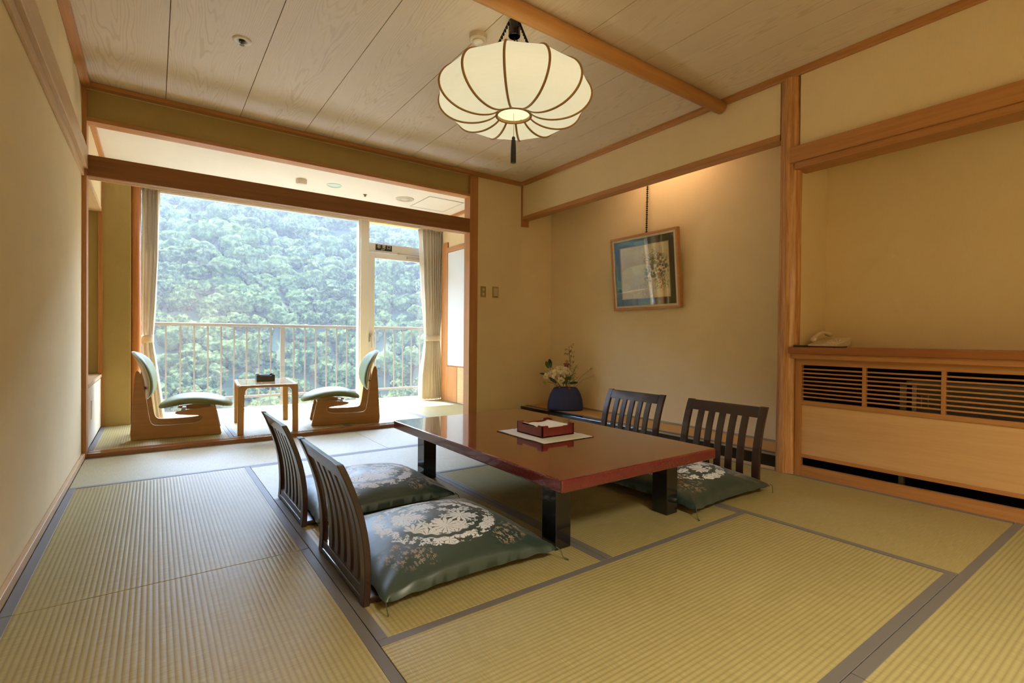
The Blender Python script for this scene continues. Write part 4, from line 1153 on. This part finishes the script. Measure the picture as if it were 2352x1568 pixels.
leaf_thing('green leaf in the middle of the bouquet', 1296, 868, -.05, LEAF_G, .09, .018, tuple(RV*.8+Vector((0, 0, .25))))
leaf_thing('dark leaf low at the right of the bouquet', 1309, 878, -.05, LEAF_D, .10, .015, tuple(RV+Vector((0, 0, .1))))
def sprig(label, name, base_px, tip_px, d, mat, n, spread, rad, stem_mat, seed, cat):
    p = FP(*tip_px, d); b0 = FP(*base_px, d); t = thing(name, label, cat, tuple(b0)); rr2 = random.Random(seed)
    st_ = MB().tube([tuple(MOUTH-b0), (0, 0, 0), tuple((p-b0)*.5+RV*.006), tuple(p-b0)], [.003, .0028, .002, .001], 6)
    bd = MB()
    for k in range(n):
        u = rr2.uniform(.15, 1.0); c_ = (p-b0)*u
        e = c_ + RV*rr2.uniform(-spread, spread)*(1-.2*u) + Vector((0, 0, rr2.uniform(0, spread*.9))) + FV*rr2.uniform(-spread, spread)*.5
        st_.tube([tuple(c_), tuple((c_+e)/2+Vector((0, 0, .006))), tuple(e)], .0009, 4)
        for j in range(5):
            g = e + Vector((rr2.uniform(-.012, .012), rr2.uniform(-.012, .012), rr2.uniform(-.012, .012)))
            s2 = rad*rr2.uniform(.6, 1.3)
            bd.add([tuple(g+Vector(q)*s2) for q in ((1,0,0),(-1,0,0),(0,1,0),(0,-1,0),(0,0,1.4),(0,0,-1.4))], [(0,2,4),(2,1,4),(1,3,4),(3,0,4),(2,0,5),(1,2,5),(3,1,5),(0,3,5)])
    st_.build('stem', stem_mat, t); bd.build('buds', mat, t)
sprig('tall dried brown twig with seed heads rising from the bouquet', 'dried_twig', (1303, 850), (1299, 796), .02, DRY, 22, .052, .0042, simple('brown_twig', (.10, .05, .02), .7), 5, 'twig')
sprig('wispy yellow-green sprig on the right side of the bouquet', 'filler_sprig', (1304, 868), (1314, 842), -.02, FILL, 20, .042, .0034, STEM, 8, 'sprig')
sprig('low tuft of green and brown filler foliage along the vase rim', 'filler_sprig', (1292, 886), (1296, 872), -.04, LEAF_G, 34, .085, .0045, STEM, 9, 'sprig')

# ================================================================== OUTSIDE
def hill_h(x, y):
    """wooded slope rising away from the building, cut by gullies that run down to the left"""
    base = -24 + .50*(y-110)
    s_ = x*.60 + y*.28
    rid = 1-abs(math.sin(s_*math.pi/95 + .6*noise.noise(Vector((x*.01, y*.01, 0)))))
    rid2 = 1-abs(math.sin((x*.55 - y*.15)*math.pi/52 + 1.0 + .8*noise.noise(Vector((x*.015, y*.015, 4)))))
    big = noise.noise(Vector((x*.008, y*.008, 2.0)))*14
    return base + rid*27 + rid2*12 + big
rng = np.random.default_rng(11)
tm = MB()
NX, NY = 150, 90
tm.grid(lambda u, v: (-700+1240*u, 90+500*v, hill_h(-700+1240*u, 90+500*v)-1.0), NX, NY)
tr_ = tm.build('hillside_ground', SOIL, smooth=True)
struct(tr_, 'steep slope under the forest', 'hillside')

def ico(level):
    import bmesh
    bm = bmesh.new(); bmesh.ops.create_icosphere(bm, subdivisions=level, radius=1)
    v = np.array([p.co[:] for p in bm.verts]); f = np.array([[q.index for q in t.verts] for t in bm.faces]); bm.free()
    return v, f
def crown_variants(level, n, seed):
    v, f = ico(level); out = []
    rs = np.random.default_rng(seed)
    for _ in range(n):
        o = rs.uniform(0, 50, 3); d = np.empty(len(v))
        for i, p in enumerate(v):
            q = Vector(p)
            # cauliflower lumps: cellular distance pushed outward at two scales
            a = noise.voronoi(q*1.5+Vector(o))[0][0]; b = noise.voronoi(q*3.6+Vector(o))[0][0]
            c3 = noise.voronoi(q*8.0+Vector(o))[0][0]
            d[i] = 1.0 + .50*(.55-a) + .36*(.45-b) + .20*(.45-c3)
        w = v*d[:, None]; w[:, 2] *= .82
        out.append(w)
    return out, f
VAR_F, F_F = crown_variants(4, 8, 1)
VAR_C, F_C = crown_variants(3, 8, 2)
PARTS = []
def plant(region, variants, faces, xr=None):
    vs_, fs_ = [], []; off = 0
    (y0, y1, step, rmin, rmax) = region
    y = y0
    while y < y1:
        xw0, xw1 = xr(y) if xr else (-22 - .06*(y-110), 14 + .58*y)
        x = xw0
        while x < xw1:
            xx, yy_ = x + rng.uniform(-.5, .5)*step, y + rng.uniform(-.5, .5)*step
            r = rng.uniform(rmin, rmax)
            if rng.random() < .12: r *= 1.3
            v = variants[rng.integers(len(variants))]
            a = rng.uniform(0, 6.28); c_, s_ = math.cos(a), math.sin(a)
            w = np.empty_like(v); w[:, 0] = v[:, 0]*c_-v[:, 1]*s_; w[:, 1] = v[:, 0]*s_+v[:, 1]*c_; w[:, 2] = v[:, 2]*rng.uniform(.85, 1.25)
            w = w*r + np.array([xx, yy_, hill_h(xx, yy_)+r*rng.uniform(.0, 1.0)])
            vs_.append(w); fs_.append(faces+off); off += len(w)
            x += step
        y += step*.9
    PARTS.append((np.concatenate(vs_), np.concatenate(fs_)))
def finish(name, label):
    off = 0; vl, fl = [], []
    for v, f in PARTS: vl.append(v); fl.append(f+off); off += len(v)
    V = np.concatenate(vl); Fc = np.concatenate(fl)
    me = bpy.data.meshes.new(name)
    me.vertices.add(len(V)); me.vertices.foreach_set('co', V.astype(np.float32).ravel())
    me.loops.add(len(Fc)*3); me.loops.foreach_set('vertex_index', Fc.astype(np.int32).ravel())
    me.polygons.add(len(Fc)); me.polygons.foreach_set('loop_start', np.arange(0, len(Fc)*3, 3, dtype=np.int32)); me.polygons.foreach_set('loop_total', np.full(len(Fc), 3, dtype=np.int32))
    me.polygons.foreach_set('use_smooth', np.ones(len(Fc), dtype=bool))
    me.update(calc_edges=True); me.materials.append(FOREST)
    o = bpy.data.objects.new(name, me); link(o); tag(o, label, 'forest', kind='stuff')
    return o
plant((112, 165, 4.3, 2.0, 3.1), VAR_F, F_F)
plant((165, 420, 5.4, 2.3, 4.2), VAR_C, F_C)

VAR_S, F_S = crown_variants(2, 5, 3)
plant((120, 330, 11.0, 6.5, 9.0), VAR_S, F_S, xr=lambda y: (-1.7*y, -24-.06*(y-110)))
finish('forest', 'hazy green forest covering the hillside seen through the window')

# thin haze between the building and the hill
hz = MB().box(-720, 30, -140, 600, 620, 420)
hm = bpy.data.materials.new('valley_haze'); hm.use_nodes = True; hn = hm.node_tree; hn.nodes.clear()
ho = hn.nodes.new('ShaderNodeOutputMaterial'); hv = hn.nodes.new('ShaderNodeVolumeScatter')
hv.inputs['Color'].default_value = (.70, .83, 1.0, 1); hv.inputs['Density'].default_value = .00042; hv.inputs['Anisotropy'].default_value = .25
hn.links.new(hv.outputs[0], ho.inputs['Volume'])
hzo = hz.build('valley_haze', hm); tag(hzo, 'pale blue haze hanging in front of the wooded hillside', 'haze', kind='stuff')
